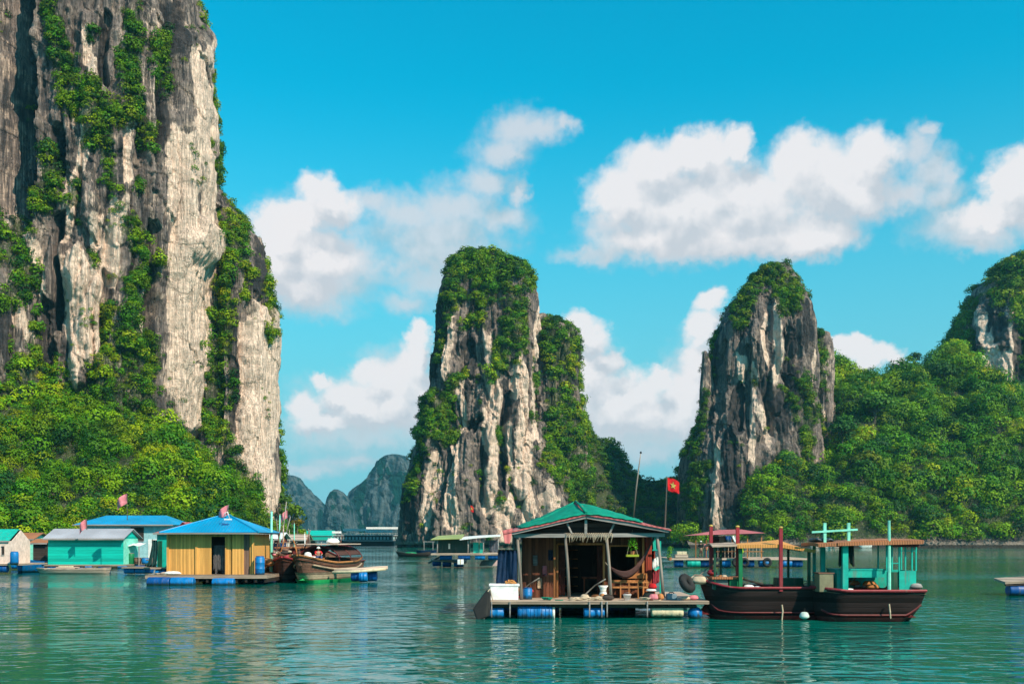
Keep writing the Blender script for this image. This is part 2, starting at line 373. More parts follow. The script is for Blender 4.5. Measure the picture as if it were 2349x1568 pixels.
# ------------------------------------------------------------------ rock columns
def column(name, Y, rows, depth, nu, nv, parent=None, dents=(), bulges=(), pale=(), dark=(), veg=(), amp=1.0, seed=0, mat=None,
           power=0.72, vegnoise=0.0, shrub=(0.7, 1.8), nshrub=0, vegtop=0.0, scl=1.0, cols=1.0, n=80, flut=1.0, autopale=0.8):
    s0 = Y / F_
    py, L, R = [np.array(c, dtype=float) for c in zip(*rows)]
    arc = np.r_[0, np.cumsum(np.hypot(np.diff(py), 0.5 * np.diff(R - L)))]
    tt = np.linspace(0, arc[-1], nv)
    PY, LL, RR = np.interp(tt, arc, py), np.interp(tt, arc, L), np.interp(tt, arc, R)
    hw = (RR - LL) / 2 * s0; cx = ((RR + LL) / 2 - CX) * s0; zz = CAMZ + (HY - PY) * s0
    hd = depth * np.clip(hw / hw.max(), 0, 1) ** 0.75
    nf = int(nu * 0.74)
    th = np.r_[np.linspace(math.pi * 0.97, math.pi * 2.03, nf, endpoint=False), np.linspace(math.pi * 2.03, math.pi * 2.97, nu - nf, endpoint=False)]
    c, s = np.cos(th), np.sin(th)
    ex, ey = np.sign(c) * np.abs(c) ** power, np.sign(s) * np.abs(s) ** power
    X = cx[:, None] + hw[:, None] * ex[None]; Yy = Y + hd[:, None] * ey[None]; Z = np.repeat(zz[:, None], nu, 1)
    nx, ny = ex / 1.0, ey * 1.0
    nx = ex[None] * hd[:, None] + 1e-4 * c; ny = ey[None] * hw[:, None] + 1e-4 * s
    nn = np.hypot(nx, ny) + 1e-6; nx, ny = nx / nn, ny / nn
    k = scl; o = seed * 31.7
    wx = noise(X / 22 / k + o, Yy / 22 / k, Z / 30 / k) * 5 * k
    X2, Y2 = X + wx, Yy + wx
    r1 = 1 - np.abs(noise(X2 / (17 * k) + o, Y2 / (17 * k), Z / (95 * k))) * 2
    def groove(q): return 1.5 * np.minimum(np.abs(q) * 2.6, 1) ** 0.7 - 0.5      # rounded ribs with sharp clefts between them
    r2 = groove(noise(X2 / (7.0 * k) + o + 50, Y2 / (7.0 * k), Z / (60 * k)))
    r3 = groove(noise(X2 / (2.9 * k) + o + 90, Y2 / (2.9 * k), Z / (34 * k)))
    r4 = groove(noise(X / (1.25 * k) + o + 130, Yy / (1.25 * k), Z / (20 * k)))
    r5 = fbm(X / (0.9 * k) + o + 170, Yy / (0.9 * k), Z / (1.6 * k), 2)
    b1 = fbm(X / (9 * k) + o, Yy / (9 * k), Z / (13 * k), 4)
    b2 = noise(X / (1.7 * k) + o, Yy / (1.7 * k), Z / (2.2 * k))
    cell = fbm(X / (14 * k) + o + 7, Yy / (14 * k), Z / (9 * k), 2)
    ledge = np.abs(((Z / (9 * k) + cell * 2.4) % 1.0) - 0.5) * 2
    D = amp * k * (2.6 * (r1 - 0.5) + flut * 1.7 * (r2 - 0.5) + flut * 0.95 * (r3 - 0.5) + flut * 0.45 * (r4 - 0.5) + 0.30 * r5 + 2.0 * b1 + 0.45 * b2 + 0.35 * (ledge - 0.5))
    # slabs and blocks that have broken away along joints: flat faces, sharp arrises, small overhangs
    q1 = X * 0.8 + Yy * 0.6 + 2.2 * k * noise(X / (9 * k), Yy / (9 * k), Z / (26 * k) + o)
    q2 = X * 0.9 - Yy * 0.45 + 0.9 * k * noise(X / (4 * k) + o, Yy / (4 * k), Z / (12 * k))
    for (q, wq, hq, am, jz) in ((q1, 6.2 * k, 21 * k, 1.5, 4.0), (q2, 2.7 * k, 8.5 * k, 0.65, 1.6)):
        iq = np.floor(q / wq + 1000).astype(np.int64); hz_ = _g[_perm[(iq + int(o) * 7) & 4095], 0] * 9
        zz_ = Z + jz * k * noise(X / (3.5 * k) + 60, Yy / (3.5 * k), Z / (9 * k)) + 1.1 * (q - wq * (iq - 1000)); iz = np.floor(zz_ / hq + hz_ + 500).astype(np.int64)
        D = D + amp * k * am * _g[_perm[(_perm[(iq + int(o)) & 4095] + iz) & 4095], 1]
    D = D - 1.3 * sstep(1.7, 0.5, Z) * sstep(-1.5, 0.3, Z)          # the notch the tide has cut
    fade = np.clip(hw / (8 * k), 0, 1)[:, None]
    D = D * (0.25 + 0.75 * fade)
    edge = np.abs(ex)[None] ** 3
    D = D * (1 - 0.55 * edge)
    front = (s < 0.25)[None]
    ppx, ppy = CX + F_ * X / Yy, HY - F_ * (Z - CAMZ) / Yy
    jx = ppx + 10 * fbm(X / 6 / k, Z / 11 / k, Yy / 6 / k, 3); jy = ppy + 34 * fbm(X / 3.5 / k + 33, Z / 30 / k, Yy / 3.5 / k, 2)
    for (cp, a) in dents: D = D - a * capsules(jx, jy, [cp]) * front
    for (cp, a) in bulges: D = D + a * capsules(jx, jy, [cp]) * front
    X = X + nx * D; Yy = Yy + ny * D
    Z = Z + 0.5 * amp * k * fade * b1
    pl = capsules(jx, jy, pale) * front if len(pale) else 0 * X
    dk = capsules(jx, jy, dark) * front if len(dark) else 0 * X  # hand-placed shade of recesses and unlit flanks, put into the colour
    vg = capsules(jx, jy, veg) * front if len(veg) else 0 * X
    vn = fbm(X / (7 * k) + o, Yy / (7 * k), Z / (16 * k), 3)
    vg = np.maximum(vg, vegnoise * sstep(0.1, 0.5, vn)); vg = vg * sstep(-0.75, 0.05, vn + vg * 0.35)
    vg = np.maximum(vg, 0.9 * (~front) * sstep(-0.1, 0.3, vn))
    crev = sstep(0.1, -0.5, r1) * 0.35 + sstep(0.25, -0.4, r2) * 0.7 + sstep(0.1, -0.4, r3) * 0.35  # shade between the ribs, put into the rock colour as darkening
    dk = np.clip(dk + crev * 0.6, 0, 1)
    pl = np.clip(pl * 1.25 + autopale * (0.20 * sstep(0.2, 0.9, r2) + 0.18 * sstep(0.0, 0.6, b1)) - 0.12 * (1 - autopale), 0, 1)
    V = np.stack([X, Yy, Z], -1).reshape(-1, 3)
    # cap
    i = np.arange(nv - 1)[:, None] * nu; j = np.arange(nu)[None]; j2 = (j + 1) % nu
    F = np.stack([i + j, i + nu + j, i + nu + j2, i + j2], -1).reshape(-1)
    V = np.r_[V, [[X[0].mean(), Yy[0].mean(), Z[0].mean() + 0.2]]]
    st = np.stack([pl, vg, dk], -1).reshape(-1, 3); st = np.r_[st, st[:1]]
    o = mesh_obj(name, V, F, 4, mat or ROCK, parent, True, {'stain_shade': st}, world=True)
    # places for shrubs
    P = None
    if nshrub:
        gr = sstep(-0.05, 0.35, noise(X / (2.3 * k) + seed * 31.7 + 200, Yy / (2.3 * k), Z / (3.0 * k)))
        wgt = (vg ** 2 * (0.12 + gr) + 0.05 * gr * sstep(0.15, 0.5, vn)).reshape(-1).copy()
        ar = np.hypot(np.gradient(X, axis=1), np.gradient(Yy, axis=1)) * np.abs(np.gradient(Z, axis=0)) + 0.3 * np.hypot(np.gradient(X, axis=1), np.gradient(Yy, axis=1)) * np.hypot(np.gradient(X, axis=0), np.gradient(Yy, axis=0))
        wgt *= ar.reshape(-1); wgt[(Z.reshape(-1) < 0.3)] = 0
        idx = rng.choice(len(wgt), nshrub, p=wgt / wgt.sum())
        rr = (shrub[0] + (shrub[1] - shrub[0]) * rng.beta(1.2, 2.6, nshrub)) * (0.55 + 0.6 * vg.reshape(-1)[idx])
        P = V[:-1][idx] + np.stack([nx.reshape(-1)[idx], ny.reshape(-1)[idx], np.full(nshrub, 0.3)], -1) * rr[:, None] * 0.25
        return o, (P, rr)
    return o, None

# ------------------------------------------------------------------ mesh builder
class MB:
    def __init__(s): s.v, s.f = [], []
    def add(s, vs, fs):
        o = len(s.v); s.v += [tuple(v) for v in vs]; s.f += [tuple(i + o for i in f) for f in fs]; return s
    def box(s, x0, x1, y0, y1, z0, z1):
        return s.add([(x0, y0, z0), (x1, y0, z0), (x1, y1, z0), (x0, y1, z0), (x0, y0, z1), (x1, y0, z1), (x1, y1, z1), (x0, y1, z1)],
                     [(0, 3, 2, 1), (4, 5, 6, 7), (0, 1, 5, 4), (1, 2, 6, 5), (2, 3, 7, 6), (3, 0, 4, 7)])
    def bar(s, a, b, w, h=None):
        a, b = Vector(a), Vector(b); d = (b - a).normalized(); up = Vector((0, 0, 1)) if abs(d.z) < 0.9 else Vector((0, 1, 0))
        x = d.cross(up).normalized() * w / 2; y = x.cross(d).normalized() * (h or w) / 2
        return s.add([a - x - y, a + x - y, a + x + y, a - x + y, b - x - y, b + x - y, b + x + y, b - x + y],
                     [(3, 2, 1, 0), (4, 5, 6, 7), (0, 1, 5, 4), (1, 2, 6, 5), (2, 3, 7, 6), (3, 0, 4, 7)])
    def tube(s, pts, rad, n=8, closed=False):
        pts = [Vector(p) for p in pts]; rad = rad if isinstance(rad, (list, tuple)) else [rad] * len(pts)
        vs, fs = [], []; m = len(pts)
        nrm = (pts[1] - pts[0]).cross(pts[2] - pts[0]).normalized() if closed else None
        for i, p in enumerate(pts):
            if closed: d = (pts[(i + 1) % m] - pts[i - 1]).normalized()
            else: d = (pts[min(i + 1, m - 1)] - pts[max(i - 1, 0)]).normalized()
            up = Vector((0, 0, 1)) if abs(d.z) < 0.95 else Vector((0, 1, 0))
            if closed: up = nrm
            x = d.cross(up).normalized(); y = x.cross(d)
            for k in range(n):
                a = 2 * math.pi * k / n; vs.append(p + (x * math.cos(a) + y * math.sin(a)) * rad[i])
        for i in range(m if closed else m - 1):
            j = (i + 1) % m
            for k in range(n): fs.append((i * n + k, i * n + (k + 1) % n, j * n + (k + 1) % n, j * n + k))
        if not closed: fs += [tuple(reversed(range(n))), tuple(range((m - 1) * n, m * n))]
        return s.add(vs, fs)
    def lathe(s, c, prof, n=20, axis='z', sx=1.0, sy=1.0):
        vs, fs = [], []
        for (r, h) in prof:
            for k in range(n):
                a = 2 * math.pi * k / n; p = (r * math.cos(a) * sx, r * math.sin(a) * sy, h)
                if axis == 'x': p = (p[2], p[0], p[1])
                if axis == 'y': p = (p[0], p[2], p[1])
                vs.append((c[0] + p[0], c[1] + p[1], c[2] + p[2]))
        m = len(prof)
        for i in range(m - 1):
            for k in range(n): fs.append((i * n + k, i * n + (k + 1) % n, (i + 1) * n + (k + 1) % n, (i + 1) * n + k))
        fs += [tuple(reversed(range(n))), tuple(range((m - 1) * n, m * n))]
        return s.add(vs, fs)
    def sheet(s, grid, th=0.0):
        """grid of points [row][col]; th > 0 closes it into a thin slab below"""
        r, c = len(grid), len(grid[0]); vs = [Vector(p) for row in grid for p in row]; fs = []
        for i in range(r - 1):
            for j in range(c - 1): fs.append((i * c + j, i * c + j + 1, (i + 1) * c + j + 1, (i + 1) * c + j))
        if th:
            o = len(vs); vs += [v - Vector((0, 0, th)) for v in vs[:o]]; fs += [tuple(o + i for i in reversed(f)) for f in list(fs)]
            ring = [j for j in range(c)] + [i * c + c - 1 for i in range(1, r)] + [(r - 1) * c + j for j in range(c - 2, -1, -1)] + [i * c for i in range(r - 2, 0, -1)]
            for a, b in zip(ring, ring[1:] + ring[:1]): fs.append((b, a, a + o, b + o))
        return s.add(vs, fs)
    def poly(s, pts, d):
        """extrude a planar outline by vector d"""
        n = len(pts); vs = [Vector(p) for p in pts] + [Vector(p) + Vector(d) for p in pts]
        return s.add(vs, [tuple(range(n)), tuple(reversed(range(n, 2 * n)))] + [(i, i + n, (i + 1) % n + n, (i + 1) % n) for i in range(n)])
    def build(s, name, mat, parent=None, smooth=False, loc=None, bevel=0.0):
        me = bpy.data.meshes.new(name); me.from_pydata([tuple(v) for v in s.v], [], s.f); me.materials.append(mat)
        if smooth: me.polygons.foreach_set('use_smooth', [len(p.vertices) <= 4 for p in me.polygons])
        import bmesh
        bm = bmesh.new(); bm.from_mesh(me); bmesh.ops.recalc_face_normals(bm, faces=bm.faces); bm.to_mesh(me); bm.free()
        o = bpy.data.objects.new(name, me); C.objects.link(o); o.parent = parent
        if loc is not None: o.location = loc
        if bevel:
            b = o.modifiers.new('bevel', 'BEVEL'); b.width = bevel; b.segments = 2; b.limit_method = 'ANGLE'
        return o


def bark():
    t = NT('bark'); n = t.noise(1.0, 5, 0.6, t.scale((5, 5, 0.8))); t.bump(n, 0.6, 0.05)
    return t.fin(t.mix(t.ramp(n, 0.35, 0.65), (0.06, 0.045, 0.035), (0.16, 0.13, 0.10)), 0.9, 0.2)


BARK = bark()
HAZE = 0.00010

# ------------------------------------------------------------------ water
def water():
    t = NT('bay_water')
    n1 = t.noise(1.0, 1, 0.4, t.scale((0.85, 1.5, 1)), 0.7)
    n2 = t.noise(1.0, 2, 0.5, t.scale((2.6, 4.4, 1)), 0.5)
    n3 = t.noise(1.0, 2, 0.5, t.scale((0.07, 0.18, 1)))
    big = t.noise(1.0, 2, 0.5, t.scale((0.012, 0.035, 1)))
    wind = t.ramp(t.noise(1.0, 3, 0.6, t.scale((0.016, 0.075, 1)), 1.0), 0.50, 0.62)
    n4 = t.noise(1.0, 3, 0.6, t.scale((5.0, 8.0, 1)))
    patch = t.ramp(big, 0.40, 0.60, 0.30, 1.4)
    h = t.math('ADD', t.math('ADD', t.math('MULTIPLY', n1, 1.0), t.math('MULTIPLY', n2, t.math('ADD', 0.10, t.math('MULTIPLY', wind, 0.22)))), t.math('MULTIPLY', n3, 1.0))
    h = t.math('MULTIPLY', h, patch); h = t.math('ADD', h, t.math('MULTIPLY', t.math('MULTIPLY', n4, wind), 0.16))
    t.bump(h, 1.0, 0.10)
    col = t.mix(t.ramp(big, 0.35, 0.65), (0.0, 0.105, 0.078), (0.0, 0.155, 0.12))
    t.b.inputs['IOR'].default_value = 1.33
    m = t.fin(col, 0.045, 0.5)
    xs = np.array([-2500, -60, 60, 2500.]); ys = np.array([-60, 10, 80, 2550.])
    XX, YY = np.meshgrid(xs, ys)
    V = np.stack([XX, YY, 0 * XX], -1).reshape(-1, 3)
    i = (np.arange(3)[:, None] * 4 + np.arange(3)[None]).reshape(-1)
    F = np.stack([i, i + 1, i + 5, i + 4], -1).reshape(-1)
    o = mesh_obj('water', V, F, 4, m)
    tag(o, 'rippled teal water of the bay between the karst rocks', 'water', kind='structure')


water()


def empty(name, loc=(0, 0, 0), rz=0.0):
    o = bpy.data.objects.new(name, None); C.objects.link(o); o.location = loc; o.rotation_euler = (0, 0, rz); o.empty_display_size = 0.3
    return o


# ------------------------------------------------------------------ left cliff
def left_cliff():
    root = empty('cliff', (-110, 215, 0)); tag(root, 'towering grey and cream limestone cliff filling the left side', 'cliff', kind='structure')
    rows = [(-260, 180, 330), (-230, 80, 400), (-160, 0, 440), (-80, -40, 458), (0, -60, 470), (60, -60, 478), (130, -60, 488), (200, -60, 495), (300, -60, 500), (380, -60, 503), (450, -60, 501), (520, -60, 497), (600, -60, 490), (700, -60, 480), (800, -60, 472), (900, -60, 465), (1000, -60, 460), (1290, -60, 460)]
    rows = [(a, b, c - 24) for a, b, c in rows]
    veg = [(130, 60, 160, 230, 16, 40), (160, 230, 290, 270, 40, 20), (110, 20, 130, 60, 12, 20), (290, 120, 300, 270, 24, 26), (300, 30, 310, 120, 20, 22), (240, 270, 250, 430, 26, 18), (200, 280, 215, 330, 30, 26),
           (375, 70, 365, 140, 28, 26), (350, 150, 380, 190, 24, 20), (335, 280, 340, 330, 22, 18), (110, 350, 130, 440, 22, 22), (105, 400, 110, 470, 18, 14), (320, 420, 320, 450, 15, 15), (170, 440, 165, 480, 14, 12),
           (300, 530, 350, 600, 28, 34), (280, 640, 340, 650, 34, 30), (290, 700, 290, 760, 34, 30), (280, 770, 300, 850, 34, 40), (230, 830, 260, 940, 40, 60), (350, 790, 340, 870, 22, 26), (215, 560, 215, 600, 12, 10),
           (460, 540, 460, 556, 9, 9), (485, 130, 490, 200, 9, 9), (460, 0, 470, 60, 9, 8), (495, 380, 500, 420, 9, 9), (210, 100, 215, 90, 10, 8), (255, 690, 235, 780, 12, 12), (320, 890, 330, 940, 30, 30), (180, 950, 260, 990, 80, 80), (80, 900, 120, 990, 90, 90)]
    pale = [(405, 320, 410, 960, 26, 22), (440, 120, 470, 560, 22, 26), (455, 560, 410, 900, 40, 36), (410, 900, 425, 985, 34, 16), (175, 610, 165, 900, 34, 12), (215, 620, 190, 820, 26, 26), (270, 480, 250, 640, 22, 16), (300, 250, 290, 420, 10, 14),
            (200, 80, 205, 160, 18, 14), (215, 170, 180, 400, 14, 12), (170, 400, 145, 540, 14, 16), (90, 560, 100, 700, 10, 8), (325, 750, 330, 860, 12, 8), (220, 500, 230, 560, 14, 12), (465, 200, 480, 480, 12, 12)]
    dark = [(20, -100, 20, 520, 50, 40), (50, 250, 50, 500, 30, 26), (140, 480, 130, 740, 10, 10), (110, 700, 110, 830, 18, 20), (370, 160, 370, 330, 16, 16), (240, 60, 235, 180, 10, 10), (350, 560, 345, 820, 14, 10), (130, 300, 135, 380, 14, 14), (400, 20, 395, 120, 26, 20), (300, 600, 295, 620, 14, 10)]
    dents = [((55, -120, 60, 500, 20, 26), 4.5), ((10, -100, 10, 520, 50, 50), 9.0), ((138, 480, 128, 760, 9, 9), 4.5), ((110, 700, 112, 860, 14, 16), 3.5), ((370, 160, 362, 330, 11, 9), 3.0), ((245, 30, 238, 190, 9, 9), 2.6), ((355, 520, 345, 860, 13, 15), 4.0),
             ((130, 290, 136, 400, 12, 12), 2.4), ((180, 400, 175, 520, 6, 7), 2.2), ((490, 380, 470, 1000, 5, 7), 1.5), ((330, 250, 320, 420, 10, 12), 2.0), ((245, 640, 232, 800, 10, 10), 2.5), ((410, 0, 400, 110, 12, 10), 1.8)]
    bulges = [((435, 100, 450, 560, 40, 40), 2.2), ((440, 560, 420, 960, 44, 36), 3.0), ((190, 600, 180, 860, 36, 26), 3.2), ((200, 60, 200, 300, 30, 22), 2.0), ((300, 640, 292, 780, 20, 26), 2.0)]
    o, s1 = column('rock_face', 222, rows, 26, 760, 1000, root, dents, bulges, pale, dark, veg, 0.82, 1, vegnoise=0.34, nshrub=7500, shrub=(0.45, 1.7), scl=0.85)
    rows2 = [(420, 486, 500), (438, 478, 522), (470, 476, 545), (510, 476, 572), (540, 476, 594), (600, 476, 606), (650, 476, 622), (720, 476, 631), (800, 476, 627), (900, 474, 626), (1000, 470, 625), (1100, 465, 631), (1200, 465, 640), (1290, 460, 645)]
    rows2 = [(a, b, c - (14 if a < 1000 else 6)) for a, b, c in rows2]
    veg2 = [(520, 470, 515, 560, 24, 30), (515, 560, 500, 720, 30, 28), (545, 520, 560, 650, 20, 14), (495, 720, 490, 850, 28, 26), (530, 700, 520, 800, 18, 14), (490, 850, 480, 980, 26, 24), (600, 650, 618, 720, 12, 16), (600, 590, 605, 640, 8, 10), (575, 640, 560, 700, 8, 8),
            (530, 850, 525, 930, 12, 10), (628, 980, 630, 1100, 8, 8), (500, 980, 500, 1010, 26, 26), (520, 1000, 560, 1150, 20, 24), (629, 780, 629, 800, 6, 6), (629, 850, 629, 870, 5, 5), (600, 760, 604, 780, 8, 6)]
    pale2 = [(600, 730, 600, 1000, 26, 26), (575, 760, 590, 1180, 16, 30), (545, 960, 600, 1200, 14, 34), (560, 1020, 620, 1200, 30, 26), (560, 800, 565, 900, 8, 8)]
    dark2 = [(590, 560, 585, 680, 14, 12), (535, 760, 540, 980, 12, 12), (500, 960, 505, 1010, 14, 14), (632, 960, 636, 1200, 4, 5)]
    o, s2 = column('buttress', 232, rows2, 15, 420, 760, root, [((500, 500, 490, 980, 18, 18), 4.0), ((570, 620, 548, 1000, 8, 8), 1.5), ((636, 1080, 640, 1200, 5, 5), 1.5)], [((598, 740, 598, 1150, 26, 34), 2.0), ((592, 550, 588, 680, 12, 12), 1.5)], pale2, dark2, veg2, 0.6, 2, vegnoise=0.3, nshrub=2600, shrub=(0.45, 1.8), scl=0.75)
    rows3 = [(515, 0, 40), (522, -40, 80), (540, -120, 100), (600, -200, 118), (700, -300, 126), (850, -320, 130), (1000, -330, 136), (1290, -330, 140)]
    veg3 = [(0, 530, 60, 560, 40, 40), (10, 600, 100, 640, 40, 34), (20, 690, 60, 660, 40, 30), (90, 740, 80, 790, 26, 26), (50, 850, 100, 840, 50, 40), (120, 610, 130, 625, 14, 10), (10, 940, 100, 960, 90, 90)]
    o, s3 = column('outcrop', 204, rows3, 20, 420, 420, root, [((100, 700, 100, 850, 12, 12), 3.0), ((30, 720, 34, 820, 8, 8), 2.0)], [], [(92, 640, 100, 700, 10, 8), (40, 710, 60, 760, 18, 14), (80, 780, 90, 850, 8, 8)], [(10, 720, 20, 830, 16, 16), (108, 700, 108, 850, 14, 14)], veg3, 0.7, 3, vegnoise=0.5, nshrub=900, shrub=(0.7, 1.9), scl=0.8)
    rows4 = [(-300, -500, -200), (-200, -700, -60), (0, -800, 20), (400, -820, 60), (900, -850, 80), (1290, -850, 80)]
    column('rock_face', 262, rows4, 26, 240, 260, root, amp=1.0, seed=4, vegnoise=0.5)
    P = np.r_[s1[0], s2[0], s3[0]]; R = np.r_[s1[1], s2[1], s3[1]]
    sh = clumps('cliff_shrubs', P, R, greens(len(P), P, bright=0.95, warm=0.65), LEAF, 150)
    tag(sh, 'dense green shrubs clinging to ledges of the tall left cliff', 'shrubs', kind='stuff')


left_cliff()


# ------------------------------------------------------------------ heightfields under forest
def forest_ground(name, label, cat, front, ridge, Y0, Y1, Y2, xr, seed, nx=150, ny=60, back=30.0, bump=2.5):
    """ground that climbs from the shore at Y0 through the front profile at Y1 to the ridge profile at Y2"""
    xs = np.linspace(xr[0], xr[1], nx); ys = np.linspace(Y0 - 2, Y2 + back, ny)
    YY, PX = np.meshgrid(ys, xs, indexing='ij'); XX = (PX - CX) / F_ * Y1
    f = np.interp(PX, [p[0] for p in front], [CAMZ + (HY - p[1]) * Y1 / F_ for p in front])
    px2 = CX + XX / Y2 * F_
    r = np.interp(px2, [p[0] for p in ridge], [CAMZ + (HY - p[1]) * Y2 / F_ for p in ridge])
    t1 = np.clip((YY - Y0) / (Y1 - Y0), -0.3, 1); t2 = np.clip((YY - Y1) / (Y2 - Y1), 0, 1)
    z = np.where(t1 < 1, f * np.where(t1 > 0, t1 ** 0.8, t1 * 0.5), f + (r - f) * (t2 * (1.6 - 0.6 * t2)))
    z = z - np.clip((YY - Y2) / back, 0, 1) ** 2 * (r + 4)
    z = z + bump * fbm(XX / 16 + seed, YY / 16, 0 * XX, 3) * np.clip((YY - Y0) / 12, 0, 1) * (1 - 0.6 * (t2 > 0.95))
    V = np.stack([XX, YY, z], -1).reshape(-1, 3)
    i = (np.arange(ny - 1)[:, None] * nx + np.arange(nx - 1)[None]); F = np.stack([i, i + 1, i + nx + 1, i + nx], -1).reshape(-1)
    st = np.zeros((len(V), 3)); st[:, 1] = sstep(0.8, 3.0, V[:, 2]); st[:, 2] = 0.5
    o = mesh_obj(name, V, F, 4, ROCK, None, True, {'stain_shade': st})
    tag(o, label, cat, kind='structure')
    return XX, YY, z


def scatter(XX, YY, z, n, rlo, rhi, keep=None, lift=0.35, zmin=0.8):
    ny, nx = XX.shape
    dx = np.gradient(XX, axis=1); dy = np.gradient(YY, axis=0); sl = np.hypot(1, np.gradient(z, axis=0) / dy)
    w = (np.abs(dx * dy) * sl).reshape(-1); w[(z.reshape(-1) < zmin)] = 0
    if keep is not None: w = w * keep.reshape(-1)
    i = rng.choice(len(w), n, p=w / w.sum()); iy, ix = np.clip(i // nx, 0, ny - 2), np.clip(i % nx, 0, nx - 2)
    u, v = rng.uniform(0, 1, n), rng.uniform(0, 1, n)
    def bl(A): return (A[iy, ix] * (1 - u) + A[iy, ix + 1] * u) * (1 - v) + (A[iy + 1, ix] * (1 - u) + A[iy + 1, ix + 1] * u) * v
    R = rlo + (rhi - rlo) * rng.beta(1.0, 3.4, n); lift = lift + 0.5 * rng.random(n) ** 2
    return np.stack([bl(XX), bl(YY), bl(z) + R * lift], -1), R


def tree(x, y, z, r, h, label, group=None, seed=0, col=None, dens=420, flat=0.8):
    """a separate tree: tapered trunk with limbs, and a crown of leaf clumps"""
    root = empty('tree', (x, y, z)); tag(root, label, 'tree', group)
    mb = MB(); mb.tube([(0, 0, -0.6), (0.15 * r * 0.3, 0, h * 0.5), (0, 0, h)], [0.10 * r, 0.075 * r, 0.04 * r], 8)
    rr = np.random.default_rng(seed + 900); P = []; Rr = []
    for k in range(6):
        a = k * 1.05 + rr.uniform(0, 0.6); q = (math.cos(a) * r * 0.55, math.sin(a) * r * 0.55, h + r * rr.uniform(-0.1, 0.35))
        mb.tube([(0, 0, h * 0.6), (q[0] * 0.5, q[1] * 0.5, h * 0.85), q], [0.05 * r, 0.035 * r, 0.015 * r], 6)
        P.append(q); Rr.append(r * rr.uniform(0.42, 0.58))
    P.append((0, 0, h + r * 0.35)); Rr.append(r * 0.66); P.append((0.2 * r, -0.3 * r, h + r * 0.1)); Rr.append(r * 0.5)
    mb.build('trunk', BARK, root)
    c = np.array([col or (0.07, 0.15, 0.008)] * len(P)) * rr.uniform(0.85, 1.15, len(P))[:, None]
    clumps('crown', P, Rr, c, LEAF, dens // 6, flat, root)
    return root

# ------------------------------------------------------------------ left forest apron
XX, YY, z = forest_ground('hillside', 'steep wooded foot of the left cliff behind the floating huts', 'hillside',
    [(-200, 800), (0, 905), (60, 900), (140, 925), (200, 940), (240, 960), (300, 985), (400, 1010), (440, 1025), (470, 1050), (510, 1075), (540, 1110), (570, 1138), (590, 1170), (604, 1215), (625, 1238)],
    [(-200, 800), (0, 890), (200, 930), (400, 1000), (600, 1215), (700, 1240)], 160, 196, 206, (-180, 625), 3, back=10)
P, R = scatter(XX, YY, z, 2200, 1.0, 4.0)
o = clumps('forest', P, R, greens(len(P), P, warm=0.75, bright=1.05), LEAF, 460)
tag(o, 'bright green forest at the foot of the tall left cliff', 'forest', kind='stuff')
for i, (px, py, Y, r, h, lab, col) in enumerate([
        (668, 1176, 224, 3.3, 5.0, 'round green tree right of the foot of the tall left cliff', (0.09, 0.17, 0.006)),
        (640, 1150, 232, 3.2, 8.0, 'dark narrow tree between cream cliff foot and round shore tree', (0.05, 0.12, 0.008)),
        (682, 1200, 216, 1.5, 1.6, 'small yellowish shrub low on the shore beside round shore tree', (0.20, 0.15, 0.006)),
        (288, 742, 206, 3.8, 3.0, 'round dark green tree on a ledge halfway up the left cliff', (0.035, 0.12, 0.01))]):
    p = at(px, py, Y); tree(p.x, p.y, p.z - h - r * 0.1, r, h, lab, None, i, col)
rng2 = np.random.default_rng(5)

XX, YY, z = forest_ground('shore', 'low rocky shore right of the foot of the tall left cliff', 'shore', [(625, 1232), (645, 1212), (665, 1205), (690, 1222), (700, 1240)], [(610, 1225), (645, 1205), (680, 1222), (705, 1240)], 218, 232, 242, (622, 702), 8, 40, 24, 6, 0.5)
P, R = scatter(XX, YY, z, 90, 0.8, 1.9, zmin=0.2)
o = clumps('shore_shrubs', P, R, greens(len(P), P, warm=1.0), LEAF, 110); tag(o, 'yellow green shrubs on the low shore right of left cliff', 'shrubs', kind='stuff')


